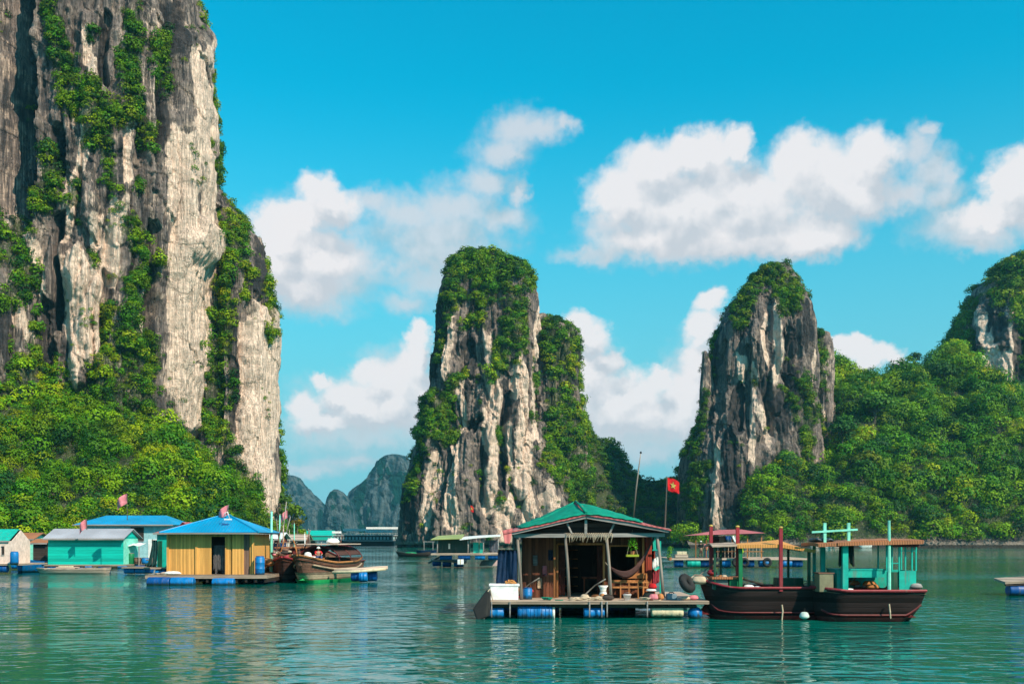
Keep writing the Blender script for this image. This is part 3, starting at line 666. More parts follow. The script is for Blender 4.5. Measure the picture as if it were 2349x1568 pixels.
# ------------------------------------------------------------------ middle pillar
def middle():
    root = empty('rock_pillar', (0, 330, 0)); tag(root, 'tall flat topped limestone pillar in the middle with green cap', 'rock pillar', kind='structure')
    rows = [(578, 1072, 1106), (584, 1052, 1136), (594, 1038, 1166), (612, 1028, 1192), (640, 1016, 1214), (700, 1001, 1230), (750, 998, 1238), (800, 996, 1244), (850, 993, 1247), (900, 986, 1248), (950, 972, 1250), (1000, 962, 1256), (1050, 950, 1276), (1100, 940, 1292), (1150, 928, 1308), (1200, 921, 1318), (1255, 916, 1325), (1290, 912, 1330)]
    veg = [(1050, 600, 1170, 610, 40, 40), (1110, 580, 1120, 660, 40, 36), (1150, 640, 1200, 640, 34, 30), (1180, 640, 1180, 800, 32, 26), (1160, 740, 1150, 830, 22, 20), (1105, 680, 1100, 740, 24, 20), (1040, 660, 1035, 720, 24, 18), (1070, 740, 1100, 740, 16, 16), (1020, 740, 1010, 820, 12, 10),
           (1060, 880, 1040, 900, 20, 22), (1020, 930, 1000, 980, 32, 26), (985, 940, 975, 1030, 20, 18), (1050, 980, 1020, 1000, 14, 12), (1150, 1010, 1155, 1020, 13, 10), (1150, 1150, 1155, 1160, 14, 10), (1075, 1200, 1080, 1200, 14, 12), (960, 1050, 950, 1130, 10, 8),
           (1265, 900, 1262, 960, 14, 16), (1262, 1000, 1262, 1060, 20, 22), (1260, 1080, 1290, 1130, 24, 20), (1300, 1120, 1310, 1200, 12, 12), (1220, 920, 1222, 940, 8, 8), (1235, 860, 1240, 880, 8, 10), (1290, 1060, 1290, 1090, 14, 12), (1225, 1110, 1228, 1120, 8, 8), (1120, 840, 1130, 880, 8, 6)]
    pale = [(1042, 710, 1030, 860, 8, 10), (1120, 760, 1140, 960, 12, 16), (1130, 960, 1120, 1160, 18, 18), (1190, 760, 1180, 900, 8, 10), (1200, 850, 1190, 1120, 10, 14), (1235, 720, 1225, 1000, 6, 9), (1215, 1000, 1210, 1200, 10, 12), (1000, 1060, 985, 1180, 12, 18), (1060, 900, 1060, 1000, 10, 8), (1045, 1010, 1040, 1200, 10, 20), (1160, 1160, 1160, 1240, 20, 24), (1250, 1130, 1260, 1200, 12, 16), (1170, 980, 1170, 1100, 6, 8)]
    dark = [(1005, 700, 1000, 860, 12, 10), (1078, 984, 1100, 982, 12, 10), (1070, 780, 1080, 860, 16, 10), (1160, 860, 1165, 960, 10, 12), (960, 1060, 935, 1200, 16, 16), (1110, 1040, 1100, 1100, 12, 10), (1080, 900, 1075, 930, 12, 10), (1150, 1040, 1150, 1120, 10, 10)]
    dents = [((1076, 984, 1100, 980, 11, 9), 4.5), ((1165, 900, 1150, 1100, 10, 8), 3.0), ((1070, 790, 1060, 870, 9, 9), 2.5), ((1210, 800, 1205, 980, 6, 6), 2.2), ((1110, 1010, 1100, 1150, 8, 8), 2.2), ((1245, 740, 1250, 960, 9, 12), 3.5), ((1030, 1020, 1010, 1180, 7, 7), 2.0), ((1100, 880, 1050, 880, 12, 8), 2.0)]
    bulges = [((1130, 760, 1120, 1100, 22, 26), 2.2), ((1040, 740, 1030, 860, 10, 14), 2.0), ((1060, 1030, 1030, 1240, 30, 40), 3.0), ((1195, 780, 1190, 1120, 16, 16), 2.0), ((1270, 1100, 1280, 1250, 20, 26), 2.4), ((1180, 640, 1170, 800, 24, 18), 1.8), ((1000, 940, 990, 1000, 24, 24), 2.5)]
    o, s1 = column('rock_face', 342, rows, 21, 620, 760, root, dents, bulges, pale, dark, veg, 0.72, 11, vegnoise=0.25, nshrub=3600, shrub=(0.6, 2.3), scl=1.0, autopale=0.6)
    rows2 = [(722, 1236, 1250), (732, 1226, 1262), (745, 1220, 1280), (755, 1220, 1300), (768, 1220, 1318), (800, 1220, 1322), (900, 1220, 1326), (950, 1220, 1334), (1000, 1220, 1340), (1100, 1220, 1346), (1290, 1220, 1354)]
    veg2 = [(1262, 740, 1275, 900, 26, 30), (1300, 770, 1300, 950, 26, 30), (1310, 950, 1320, 1200, 40, 40), (1270, 900, 1280, 1000, 30, 30)]
    o, s2 = column('buttress', 354, rows2, 16, 220, 300, root, veg=veg2, dark=[(1318, 780, 1322, 900, 6, 6)], amp=0.7, seed=12, vegnoise=0.6, nshrub=1200, shrub=(0.9, 2.4))
    P = np.r_[s1[0], s2[0]]; R = np.r_[s1[1], s2[1]]
    sh = clumps('pillar_shrubs', P, R, greens(len(P), P, warm=0.8, bright=0.95), LEAF, 150); tag(sh, 'olive green shrubs capping the tall middle rock pillar', 'shrubs', kind='stuff')


middle()

# dark wooded ridge behind the middle pillar
XX, YY, z = forest_ground('ridge', 'dark wooded ridge behind the middle pillar in shadow', 'ridge',
    [(1250, 900), (1300, 960), (1340, 1040), (1400, 1100), (1460, 1150), (1560, 1160), (1640, 1160)],
    [(1230, 880), (1290, 915), (1325, 935), (1345, 968), (1368, 1018), (1385, 1012), (1402, 1014), (1425, 1036), (1436, 1066), (1458, 1094), (1476, 1116), (1500, 1110), (1520, 1104), (1560, 1098), (1660, 1080)], 362, 380, 410, (1215, 1650), 21, 160, 50)
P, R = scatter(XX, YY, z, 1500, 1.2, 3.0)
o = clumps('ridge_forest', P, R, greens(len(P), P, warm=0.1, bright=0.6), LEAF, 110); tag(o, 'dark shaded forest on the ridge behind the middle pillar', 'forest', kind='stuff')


# ------------------------------------------------------------------ right tower
def right_tower():
    root = empty('rock_tower', (90, 350, 0)); tag(root, 'pointed grey limestone tower on the right with narrow green top', 'rock tower', kind='structure')
    rows = [(607, 1772, 1800), (613, 1756, 1808), (640, 1724, 1820), (672, 1702, 1840), (702, 1674, 1855), (750, 1650, 1862), (800, 1640, 1866), (850, 1632, 1867), (900, 1624, 1868), (950, 1614, 1868), (1000, 1594, 1870), (1050, 1571, 1875), (1100, 1562, 1880), (1200, 1558, 1885), (1290, 1555, 1890)]
    veg = [(1780, 612, 1800, 690, 30, 28), (1815, 640, 1835, 690, 14, 12), (1740, 640, 1700, 720, 20, 26), (1700, 700, 1690, 740, 24, 12), (1760, 620, 1740, 640, 16, 16), (1810, 690, 1812, 720, 8, 8), (1640, 770, 1620, 900, 8, 12), (1610, 960, 1590, 1040, 14, 18), (1620, 1060, 1590, 1120, 26, 24), (1590, 1120, 1600, 1200, 20, 20), (1840, 860, 1848, 900, 18, 18), (1800, 900, 1830, 960, 14, 14), (1850, 900, 1862, 1000, 14, 14), (1730, 870, 1735, 890, 8, 8), (1860, 940, 1850, 1040, 16, 20), (1775, 640, 1790, 730, 14, 8)]
    pale = [(1735, 850, 1738, 960, 5, 7), (1752, 720, 1755, 830, 5, 5), (1725, 840, 1720, 1050, 5, 6), (1780, 700, 1778, 900, 8, 10), (1700, 820, 1700, 880, 10, 8), (1650, 1040, 1645, 1100, 14, 12), (1640, 1100, 1655, 1200, 12, 12), (1745, 950, 1760, 1020, 12, 12), (1868, 800, 1862, 900, 5, 5)]
    dark = [(1850, 700, 1850, 780, 14, 14), (1640, 770, 1625, 960, 16, 16), (1690, 900, 1690, 970, 16, 14), (1810, 760, 1820, 900, 16, 20), (1760, 870, 1800, 980, 16, 22), (1680, 1000, 1690, 1160, 22, 22), (1720, 690, 1700, 760, 10, 10)]
    dents = [((1828, 680, 1830, 820, 5, 8), 2.6), ((1660, 800, 1650, 980, 10, 8), 2.4), ((1715, 800, 1710, 1000, 6, 6), 2.0), ((1765, 860, 1768, 1000, 7, 7), 2.0), ((1692, 900, 1690, 960, 11, 10), 2.5), ((1800, 760, 1802, 900, 6, 6), 1.8)]
    bulges = [((1740, 760, 1738, 1000, 16, 20), 2.2), ((1780, 680, 1780, 940, 12, 16), 2.0), ((1690, 1000, 1660, 1200, 30, 36), 3.0)]
    o, s1 = column('rock_face', 356, rows, 21, 560, 700, root, dents, bulges, pale, dark, veg, 0.62, 13, vegnoise=0.2, nshrub=1700, shrub=(0.7, 2.2), scl=0.95, autopale=0.25)
    o, s2 = column('buttress', 366, [(762, 1870, 1882), (770, 1856, 1894), (800, 1850, 1900), (900, 1846, 1902), (1000, 1840, 1902), (1290, 1830, 1905)], 14, 180, 260, root, veg=[(1878, 770, 1885, 900, 14, 18), (1860, 900, 1880, 1060, 24, 24)], pale=[(1892, 820, 1892, 860, 4, 4), (1886, 940, 1886, 980, 4, 4)], amp=0.5, seed=14, nshrub=500, shrub=(0.8, 2.0))
    o, s3 = column('spire', 350, [(805, 1615, 1620), (812, 1612, 1624), (840, 1610, 1632), (900, 1607, 1640), (1000, 1600, 1648), (1290, 1580, 1660)], 5, 100, 220, root, veg=[(1615, 900, 1610, 1050, 10, 16)], amp=0.4, seed=15, nshrub=160, shrub=(0.5, 1.4), scl=0.6)
    P = np.r_[s1[0], s2[0], s3[0]]; R = np.r_[s1[1], s2[1], s3[1]]
    sh = clumps('tower_shrubs', P, R, greens(len(P), P, warm=0.5, bright=0.8), LEAF, 150); tag(sh, 'green shrubs on top and flanks of pointed right rock tower', 'shrubs', kind='stuff')


right_tower()

# ------------------------------------------------------------------ right hill and its peak
XX, YY, z = forest_ground('hill', 'broad wooded hill on the right running down to the water', 'hill',
    [(1560, 1250), (1690, 1246), (1704, 1160), (1740, 1080), (1790, 1058), (1850, 1075), (1880, 1070), (1920, 1060), (2700, 1040)],
    [(1500, 1240), (1690, 1236), (1740, 1090), (1820, 1060), (1850, 890), (1862, 832), (1890, 834), (1905, 842), (1950, 870), (2000, 888), (2020, 884), (2060, 866), (2110, 852), (2150, 826), (2185, 800), (2212, 850), (2240, 908), (2349, 918), (2700, 930)], 312, 336, 396, (1555, 2560), 31, 260, 90, bump=6.0)
keep = 1 - 0.8 * ((CX + F_ * XX / YY < 1690) & (YY > 330))
P, R = scatter(XX, YY, z, 3500, 1.4, 6.5, keep)
o = clumps('hill_forest', P, R, greens(len(P), P, warm=0.45, bright=1.1), LEAF, 440); tag(o, 'lush green forest covering the broad hill on the right', 'forest', kind='stuff')
rp, s = column('peak', 425, [(596, 2330, 2420), (608, 2305, 2450), (628, 2282, 2490), (660, 2248, 2530), (700, 2228, 2570), (740, 2214, 2600), (780, 2200, 2620), (820, 2176, 2640), (860, 2160, 2650), (900, 2150, 2660), (1290, 2120, 2700)], 34, 420, 420, None,
              [((2232, 700, 2232, 880, 8, 10), 3.0), ((2345, 730, 2350, 880, 8, 8), 2.0)], [((2290, 720, 2290, 880, 50, 46), 2.5)], [(2290, 800, 2290, 880, 44, 36), (2262, 740, 2262, 840, 8, 8)], [(2250, 780, 2245, 860, 10, 8), (2330, 740, 2335, 860, 10, 10), (2285, 730, 2300, 790, 20, 20)],
              [(2330, 600, 2300, 670, 56, 42), (2349, 640, 2400, 760, 70, 60), (2200, 760, 2190, 900, 34, 50), (2235, 690, 2222, 720, 22, 14), (2380, 800, 2400, 960, 40, 60)], 0.8, 17, vegnoise=0.2, nshrub=2200, shrub=(1.2, 3.6))
tag(rp, 'rounded wooded peak with a bare grey rock face at right edge', 'peak', kind='structure')
o = clumps('peak_forest', s[0], s[1], greens(len(s[0]), s[0], warm=0.6, bright=0.8), LEAF, 200); tag(o, 'olive trees covering the rounded peak at the right edge', 'forest', kind='stuff')
for i, (px, py, Y, r, h, lab, col) in enumerate([
        (2006, 935, 350, 7.2, 5.0, 'large pale green domed tree standing out on the right hill', (0.07, 0.19, 0.01)),
        (2168, 860, 372, 6.0, 6.0, 'tall dark tree below the saddle of the right hill', (0.03, 0.10, 0.01)),
        (2098, 822, 402, 3.2, 6.5, 'small flat crowned tree on the skyline of the right hill', (0.03, 0.08, 0.012)),
        (2260, 905, 360, 6.0, 5.0, 'broad tree right below the bare face of the right peak', (0.05, 0.15, 0.01)),
        (1990, 1060, 330, 5.0, 4.0, 'yellow green tree halfway down the right hill', (0.17, 0.21, 0.008)),
        (1930, 985, 345, 5.5, 5.0, 'dark round tree below the left end of the right hill crest', (0.02, 0.10, 0.01)),
        (2090, 955, 355, 5.2, 4.0, 'fresh green tree right of the large domed tree', (0.09, 0.24, 0.004)),
        (2110, 1100, 328, 4.6, 4.0, 'dark olive tree in the middle of the right hill', (0.05, 0.10, 0.01)),
        (2290, 1040, 338, 5.4, 5.0, 'dense bright tree below the bare peak face, near the right edge', (0.08, 0.22, 0.003)),
        (2225, 1180, 322, 4.4, 4.0, 'dark tree low on the right hill over the water', (0.02, 0.09, 0.012)),
        (2050, 1215, 318, 3.6, 3.0, 'yellowish shrub tree by the shore behind the turquoise cabin boat', (0.20, 0.22, 0.004)),
        (1790, 1110, 335, 4.6, 4.0, 'fresh green tree at the lower right foot of the pointed tower', (0.09, 0.24, 0.004)),
        (1870, 1190, 322, 4.5, 4.0, 'bright yellow green tree low on hill behind turquoise boat frame', (0.16, 0.22, 0.008))]):
    p = at(px, py, Y); tree(p.x, p.y, p.z - h, r, h, lab, None, 20 + i, col, 620, 0.7)


# ------------------------------------------------------------------ far mountains
def far(name, label, Y, rows, depth, seed, green, nu=260, nv=220, scl=4.0, pale=()):
    o, _ = column(name, Y, rows, depth, nu, nv, None, mat=FARROCK, seed=seed, scl=scl, vegnoise=green, amp=0.62, pale=pale, flut=1.3)
    tag(o, label, 'mountain', kind='structure')


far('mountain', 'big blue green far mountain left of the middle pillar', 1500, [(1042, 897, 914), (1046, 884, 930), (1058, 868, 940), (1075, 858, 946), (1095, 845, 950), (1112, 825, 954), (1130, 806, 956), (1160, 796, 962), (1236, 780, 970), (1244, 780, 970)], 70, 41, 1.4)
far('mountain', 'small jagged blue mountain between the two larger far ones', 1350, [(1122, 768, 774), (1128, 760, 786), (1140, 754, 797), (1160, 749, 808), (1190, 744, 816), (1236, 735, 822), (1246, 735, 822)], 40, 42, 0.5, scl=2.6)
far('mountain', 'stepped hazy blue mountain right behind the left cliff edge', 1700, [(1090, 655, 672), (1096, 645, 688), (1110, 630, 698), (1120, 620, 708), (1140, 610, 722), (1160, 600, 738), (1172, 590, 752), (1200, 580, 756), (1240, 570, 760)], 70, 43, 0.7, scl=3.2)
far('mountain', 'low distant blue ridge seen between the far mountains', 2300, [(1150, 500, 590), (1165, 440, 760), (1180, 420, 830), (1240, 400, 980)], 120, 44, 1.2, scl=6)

# ------------------------------------------------------------------ haze
hm = bpy.data.materials.new('haze'); hm.use_nodes = True; hn = hm.node_tree; hn.nodes.clear()
ho = hn.nodes.new('ShaderNodeOutputMaterial'); hv = hn.nodes.new('ShaderNodeVolumePrincipled'); hn.links.new(hv.outputs[0], ho.inputs['Volume'])
hv.inputs['Color'].default_value = (0.24, 0.78, 1.0, 1); hv.inputs['Density'].default_value = HAZE
V = np.array([(x, y, zz) for x in (-2600., 2600.) for y in (-80., 2600.) for zz in (-8., 175.)]) if HAZE else None
if HAZE:
    ho_ = mesh_obj('haze', V, [0, 1, 3, 2, 4, 6, 7, 5, 0, 4, 5, 1, 2, 3, 7, 6, 0, 2, 6, 4, 1, 5, 7, 3], 4, hm)
    tag(ho_, 'thin blue sea haze filling the bay', 'haze', kind='stuff')


# ------------------------------------------------------------------ materials of man-made things
def paint(name, col, rough=0.55, wear=0.35, scl=3.0, dirt=(0.16, 0.13, 0.10), algae=False):
    t = NT(name); n = t.noise(scl, 6, 0.65); n2 = t.noise(1.0, 4, 0.6, t.scale((7, 7, 0.9)))
    c = t.mix(t.ramp(n, 0.3, 0.7), tuple(v * 0.8 for v in col), tuple(min(1, v * 1.15) for v in col))
    c = t.mix(t.math('MULTIPLY', t.ramp(n2, 0.52, 0.72), wear), c, dirt)
    if algae:       # slime and scum near the waterline
        sz = t.n('SeparateXYZ'); t.l(t.tc, sz.inputs[0]); zz = t.math('ADD', sz.outputs[2], t.math('MULTIPLY', n2, -0.35))
        c = t.mix(t.ramp(zz, 0.02, -0.12, 0, 0.85), c, (0.018, 0.030, 0.014)); t.bump(t.noise(14, 3), 0.3, 0.02)
    else: t.bump(n, 0.15, 0.02)
    return t.fin(c, rough, 0.4)


def wood(name, col, axis='z', rough=0.85, board=0.16, contrast=0.6, gap=0.9):
    """boards laid side by side along x (or y, z), each a shade of its own, grain along the board"""
    t = NT(name); s = {'z': (9, 9, 0.7), 'x': (0.7, 9, 9), 'y': (9, 0.7, 9)}[axis]
    g = t.noise(1.0, 5, 0.65, t.scale(s)); sep = t.n('SeparateXYZ'); t.l(t.tc, sep.inputs[0])
    across = {'z': sep.outputs[0], 'x': sep.outputs[2], 'y': sep.outputs[0]}[axis]
    q = t.math('DIVIDE', across, board); fl = t.math('FLOOR', q); wn = t.n('TexWhiteNoise', noise_dimensions='1D'); t.l(fl, wn.inputs['W'])
    fr = t.math('FRACT', q); edge = t.math('MULTIPLY', t.math('ABSOLUTE', t.math('SUBTRACT', fr, 0.5)), 2.0)
    f = t.math('ADD', t.math('MULTIPLY', g, 0.7), t.math('MULTIPLY', wn.outputs[0], 0.35))
    c = t.mix(t.ramp(f, 0.3, 0.75), tuple(v * (1 - contrast) for v in col), tuple(min(1, v * 1.2) for v in col))
    c = t.mix(t.ramp(edge, 0.88, 0.98, 0, gap), c, tuple(v * 0.2 for v in col))
    t.bump(t.math('ADD', g, t.ramp(edge, 0.85, 1.0, 0, -1.5)), 0.5, 0.02)
    return t.fin(c, rough, 0.25)


def tin(name, col, pitch=0.16, axis=0, rough=0.45, rust=0.25):
    t = NT(name); sep = t.n('SeparateXYZ'); t.l(t.tc, sep.inputs[0])
    w = t.math('SINE', t.math('MULTIPLY', sep.outputs[axis], 6.2832 / pitch)); n = t.noise(1.1, 6, 0.65); n2 = t.noise(0.4, 3)
    c = t.mix(t.ramp(n2, 0.3, 0.7), tuple(v * 0.82 for v in col), tuple(min(1, v * 1.12) for v in col))
    c = t.mix(t.math('MULTIPLY', t.ramp(n, 0.56, 0.74), rust), c, (0.17, 0.10, 0.07))
    t.bump(w, 0.4, 0.02)
    return t.fin(c, rough, 0.4)


def cloth(name, col, rough=0.85):
    t = NT(name); n = t.noise(2.2, 5, 0.6, dist=1.2); c = t.mix(t.ramp(n, 0.3, 0.7), tuple(v * 0.75 for v in col), tuple(min(1, v * 1.2) for v in col))
    t.bump(n, 0.6, 0.06); return t.fin(c, rough, 0.25)


MAT = dict(
    deck=wood('deck_boards', (0.42, 0.31, 0.24), 'x', board=0.05), pole=wood('weathered_pole', (0.36, 0.30, 0.26), 'z', board=5), greywood=wood('grey_timber', (0.33, 0.30, 0.29), 'x', board=5),
    redwood=wood('red_brown_boards', (0.16, 0.055, 0.03), 'z', board=0.14), orangewood=wood('orange_timber', (0.50, 0.20, 0.07), 'z', board=5), redwall=wood('red_boards', (0.42, 0.07, 0.045), 'z', board=0.12),
    darkwood=wood('dark_timber', (0.055, 0.04, 0.035), 'x', board=0.2), black=paint('black_rubber', (0.018, 0.018, 0.02), 0.8, 0.2), inside=paint('interior_shade_wall', (0.03, 0.022, 0.02), 0.9),  # inside wall: the shade of unlit rooms put into its colour
    yellowwall=wood('yellow_boards', (0.74, 0.37, 0.10), 'z', board=0.11, contrast=0.28, gap=0.45), pinkwood=wood('bleached_boards', (0.60, 0.44, 0.35), 'x', board=0.06),
    teal=paint('turquoise_paint', (0.0, 0.40, 0.32), 0.6, 0.6), tealwall=wood('turquoise_boards', (0.0, 0.44, 0.36), 'x', board=0.24, contrast=0.25, gap=0.35), mint=paint('mint_paint', (0.22, 0.70, 0.55), 0.6, 0.3),
    green=paint('green_paint', (0.0, 0.17, 0.06), 0.5, 0.3), darkgreen=paint('dark_green_paint', (0.0, 0.06, 0.03), 0.5, 0.3), brightgreen=paint('bright_green_plastic', (0.04, 0.52, 0.16), 0.4, 0.1),
    crimson=paint('crimson_paint', (0.28, 0.018, 0.03), 0.6, 0.5), darkred=paint('dark_red_paint', (0.13, 0.012, 0.014), 0.6, 0.4), navy=wood('black_hull_planks', (0.028, 0.017, 0.017), 'x', board=0.17, contrast=0.75, gap=0.7),
    blue=paint('blue_plastic', (0.0, 0.17, 0.48), 0.45, 0.5, algae=True), deepblue=paint('deep_blue_plastic', (0.0, 0.07, 0.27), 0.45, 0.4, algae=True), cyanroof=tin('blue_tin', (0.0, 0.29, 0.56), 0.22), white=paint('white_paint', (0.80, 0.78, 0.76), 0.6, 0.12),
    foam=paint('white_foam', (0.86, 0.85, 0.86), 0.7, 0.08), cream=paint('cream_plastic', (0.70, 0.57, 0.38), 0.6, 0.45, algae=True), greyroof=tin('grey_tin', (0.42, 0.41, 0.46), 0.13, 0, 0.5, 0.3), pinkroof=tin('faded_red_tin', (0.52, 0.13, 0.13), 0.2, 0, 0.6, 0.3),
    orangeroof=tin('orange_tin', (0.62, 0.27, 0.07), 0.09, 0, 0.7, 0.4), brownroof=tin('brown_tin', (0.40, 0.15, 0.065), 0.09, 0, 0.7, 0.5), tarp=cloth('green_tarp', (0.0, 0.235, 0.15), 0.7), oliveroof=tin('olive_tin', (0.36, 0.40, 0.12), 0.2, 0, 0.5, 0.2),
    bluetarp=cloth('dark_blue_tarp', (0.006, 0.025, 0.07), 0.5), blackcloth=cloth('black_cloth', (0.02, 0.025, 0.022)), redcloth=cloth('red_cloth', (0.60, 0.015, 0.02)), pinkcloth=cloth('faded_pink_cloth', (0.70, 0.22, 0.26)), whitecloth=cloth('white_cloth', (0.82, 0.80, 0.76)),
    yellow=paint('yellow_paint', (0.62, 0.42, 0.10), 0.5, 0.1), palepink=paint('pale_pink_wall', (0.78, 0.58, 0.50), 0.8, 0.2), greywall=paint('pale_grey_wall', (0.30, 0.52, 0.56), 0.8, 0.2), brownhull=wood('brown_hull_boards', (0.20, 0.10, 0.07), 'x', board=0.12),
    palehull=wood('pale_hull_boards', (0.50, 0.36, 0.25), 'x', board=0.14), rope=cloth('rope_fibre', (0.55, 0.42, 0.30)), skin=paint('skin', (0.42, 0.24, 0.16), 0.6, 0), denim=cloth('denim', (0.05, 0.10, 0.22)), lime=cloth('lime_net', (0.30, 0.50, 0.02)), hair=paint('hair', (0.01, 0.008, 0.008), 0.5, 0),
    glass=paint('dusty_glass', (0.35, 0.50, 0.52), 0.15, 0.05), leafy=None)


class T:
    """a thing: an Empty at its base; pixel distances on the photograph sheet become metres at its own distance"""
    def __init__(s, name, label, cat, px, py, Y, group=None, rz=0.0, kind=None, z=None):
        s.px, s.py, s.Y, s.k = px, py, Y, Y / F_
        p = at(px, py, Y)
        if z is not None: p.z = z
        s.root = empty(name, p, rz); tag(s.root, label, cat, group, kind); s.z0 = p.z
    def x(s, px): return (px - s.px) * s.k
    def z(s, py): return CAMZ + (HY - py) * s.k - s.z0
    def p(s, px, py, y=0.0): return (s.x(px), y, s.z(py))
    def part(s, name, mb, mat, parent=None, **kw):
        m = MAT[mat] if isinstance(mat, str) else mat
        return mb.build(name, m, parent or s.root, **kw)
    def box(s, name, px0, px1, py0, py1, y0, y1, mat, parent=None, bevel=0.0, **kw):
        return s.part(name, MB().box(s.x(px0), s.x(px1), y0, y1, s.z(py1), s.z(py0)), mat, parent, bevel=bevel, **kw)
    def bar(s, name, a, b, w, mat, parent=None, round_=True):
        m = MB(); A, B = s.p(*a), s.p(*b)
        if round_:
            mid = tuple((A[i] + B[i]) / 2 + (0.15 * w if i == 0 else 0) for i in range(3)); m.tube([A, mid, B], [w * 0.55, w * 0.5, w * 0.45], 8)
        else: m.bar(A, B, w)
        return s.part(name, m, mat, parent, smooth=round_)


def barrel_mb(c, r, l, axis='x'):
    prof = [(r * 0.86, 0), (r * 0.96, 0.02 * l), (r, 0.05 * l), (r, 0.30 * l), (r * 1.05, 0.33 * l), (r, 0.36 * l), (r, 0.64 * l), (r * 1.05, 0.67 * l), (r, 0.70 * l), (r, 0.95 * l), (r * 0.96, 0.98 * l), (r * 0.86, l)]
    return MB().lathe(c, prof, 20, axis)


def roof_sheet(front, back, th=0.05, nx=14, ny=8, sag=0.0, mid=None):
    """rows of points from the front edge polyline over mid to the back edge"""
    def lerp_line(line, u):
        n = len(line) - 1; i = min(int(u * n), n - 1); f = u * n - i; return Vector(line[i]).lerp(Vector(line[i + 1]), f)
    rows = [front] + ([mid] if mid else []) + [back]; grid = []
    for j in range(ny + 1):
        v = j / ny * (len(rows) - 1); a = min(int(v), len(rows) - 2); f = v - a; line = []
        for i in range(nx + 1):
            p = lerp_line(rows[a], i / nx).lerp(lerp_line(rows[a + 1], i / nx), f); p.z += sag * math.sin(i * 2.1 + j * 1.3); line.append(p)
        grid.append(line)
    return MB().sheet(grid, th)


def hull_mb(L, B, sheer, keel, fine=0.45, rake=0.5, m=11, n=22, stern=0.8, bow_up=0.0, ex=0.55):
    """boat hull with its bow at x = 0 and stern at x = L; sheer(t) and keel(t) are heights above the water"""
    vs = []
    for i in range(n):
        t = i / (n - 1); b = B / 2 * min(1, (math.sin(min(t / fine, 1) * math.pi / 2)) ** 0.8) * (1 - (1 - stern) * max(0, (t - 0.7) / 0.3) ** 2) + 0.02
        zs, zk = sheer(t), keel(t)
        for k in range(m):
            a = (k / (m - 1)) * 2 - 1; h = abs(a) ** (1 / ex) if abs(a) > 0 else 0
            x = t * L - rake * (1 - t) ** 3 * (h) + 0.18 * stern * max(0, (t - 0.9) / 0.1) * h
            vs.append((x, math.copysign(abs(a) ** ex if a else 0, a) * b, zk + (zs - zk) * h))
    mb = MB(); fs = []
    for i in range(n - 1):
        for k in range(m - 1): fs.append((i * m + k, i * m + k + 1, (i + 1) * m + k + 1, (i + 1) * m + k))
    fs.append(tuple((n - 1) * m + k for k in range(m))); fs.append(tuple(k for k in reversed(range(m))))
    mb.add(vs, fs)
    rail = lambda side, off=0.0: [(vs[i * m + (m - 1 if side > 0 else 0)][0], vs[i * m + (m - 1 if side > 0 else 0)][1] + side * off, vs[i * m + m - 1][2]) for i in range(n)]
    return mb, rail, vs


def flag_mb(w, h, wave=0.12, droop=0.25, rev=False, n=16, m=8):
    g = []
    for j in range(m + 1):
        row = []
        for i in range(n + 1):
            u, v = i / n, j / m; x = u * w * (0.92 if not rev else -0.92)
            row.append((x, wave * w * math.sin(u * 7 + v * 1.5) * u, h * (1 - v) - droop * h * u * u - 0.12 * h * math.sin(u * 4) * v))
        g.append(row)
    return g


def star_flag(name, label, px, py, Y, w, h, group=None, pale=False, rev=False, pole_py=None, lean=0.0, star=True):
    """pole foot at (px, pole_py), flag hoisted at its top (px + lean, py)"""
    pole_py = pole_py or py + 40
    t = T(name, label, 'flag', px, pole_py, Y, group)
    top = t.p(px + lean, py); t.part('pole', MB().tube([(0, 0, 0), (top[0] * 0.5, 0, top[2] * 0.5), (top[0], 0, top[2] + 0.05)], [0.035, 0.03, 0.022], 8), 'pole')
    g = flag_mb(w, h, rev=rev, droop=0.85 if pale else 0.4, wave=0.2 if pale else 0.14); ox = top[0] + (0.03 if not rev else -0.03); oz = top[2] - h
    grid = [[(p[0] + ox, p[1], p[2] + oz) for p in row] for row in g]
    me = MB().sheet(grid, 0.004); t.part('cloth', me, 'pinkcloth' if pale else 'redcloth', smooth=True)
    if star:
        pts = []; R = h * 0.3; n, m = 16, 8
        for k in range(10):
            a = math.pi / 2 + k * math.pi / 5; r = R if k % 2 == 0 else R * 0.4; u = 0.45 + math.cos(a) * r / w; v = 0.5 - math.sin(a) * r / h
            x = u * w * (0.92 if not rev else -0.92)
            pts.append((x + ox, 0.14 * w * math.sin(u * 7 + v * 1.5) * u - 0.02, h * (1 - v) - 0.4 * h * u * u - 0.12 * h * math.sin(u * 4) * v + oz))
        c = tuple(sum(p[i] for p in pts) / 10 for i in range(3)); mb = MB(); mb.add([c] + pts, [(0, i + 1, (i + 1) % 10 + 1) for i in range(10)]); mb.add([(q[0], q[1] + 0.05, q[2]) for q in [c] + pts], [(0, (i + 1) % 10 + 1, i + 1) for i in range(10)])
        t.part('star', mb, 'yellow' if not pale else 'whitecloth')
    return t


def tyre(label, px, py, Y, R, r, rot=(0, 0, 0), group=None, name='tyre', mat='black', cat='tyre'):
    t = T(name, label, cat, px, py, Y, group); t.root.rotation_euler = rot
    n = 24; t.part('tread', MB().tube([(math.cos(a * 2 * math.pi / n) * (R - r), 0, math.sin(a * 2 * math.pi / n) * (R - r)) for a in range(n)], r, 10, True), mat, smooth=True)
    return t


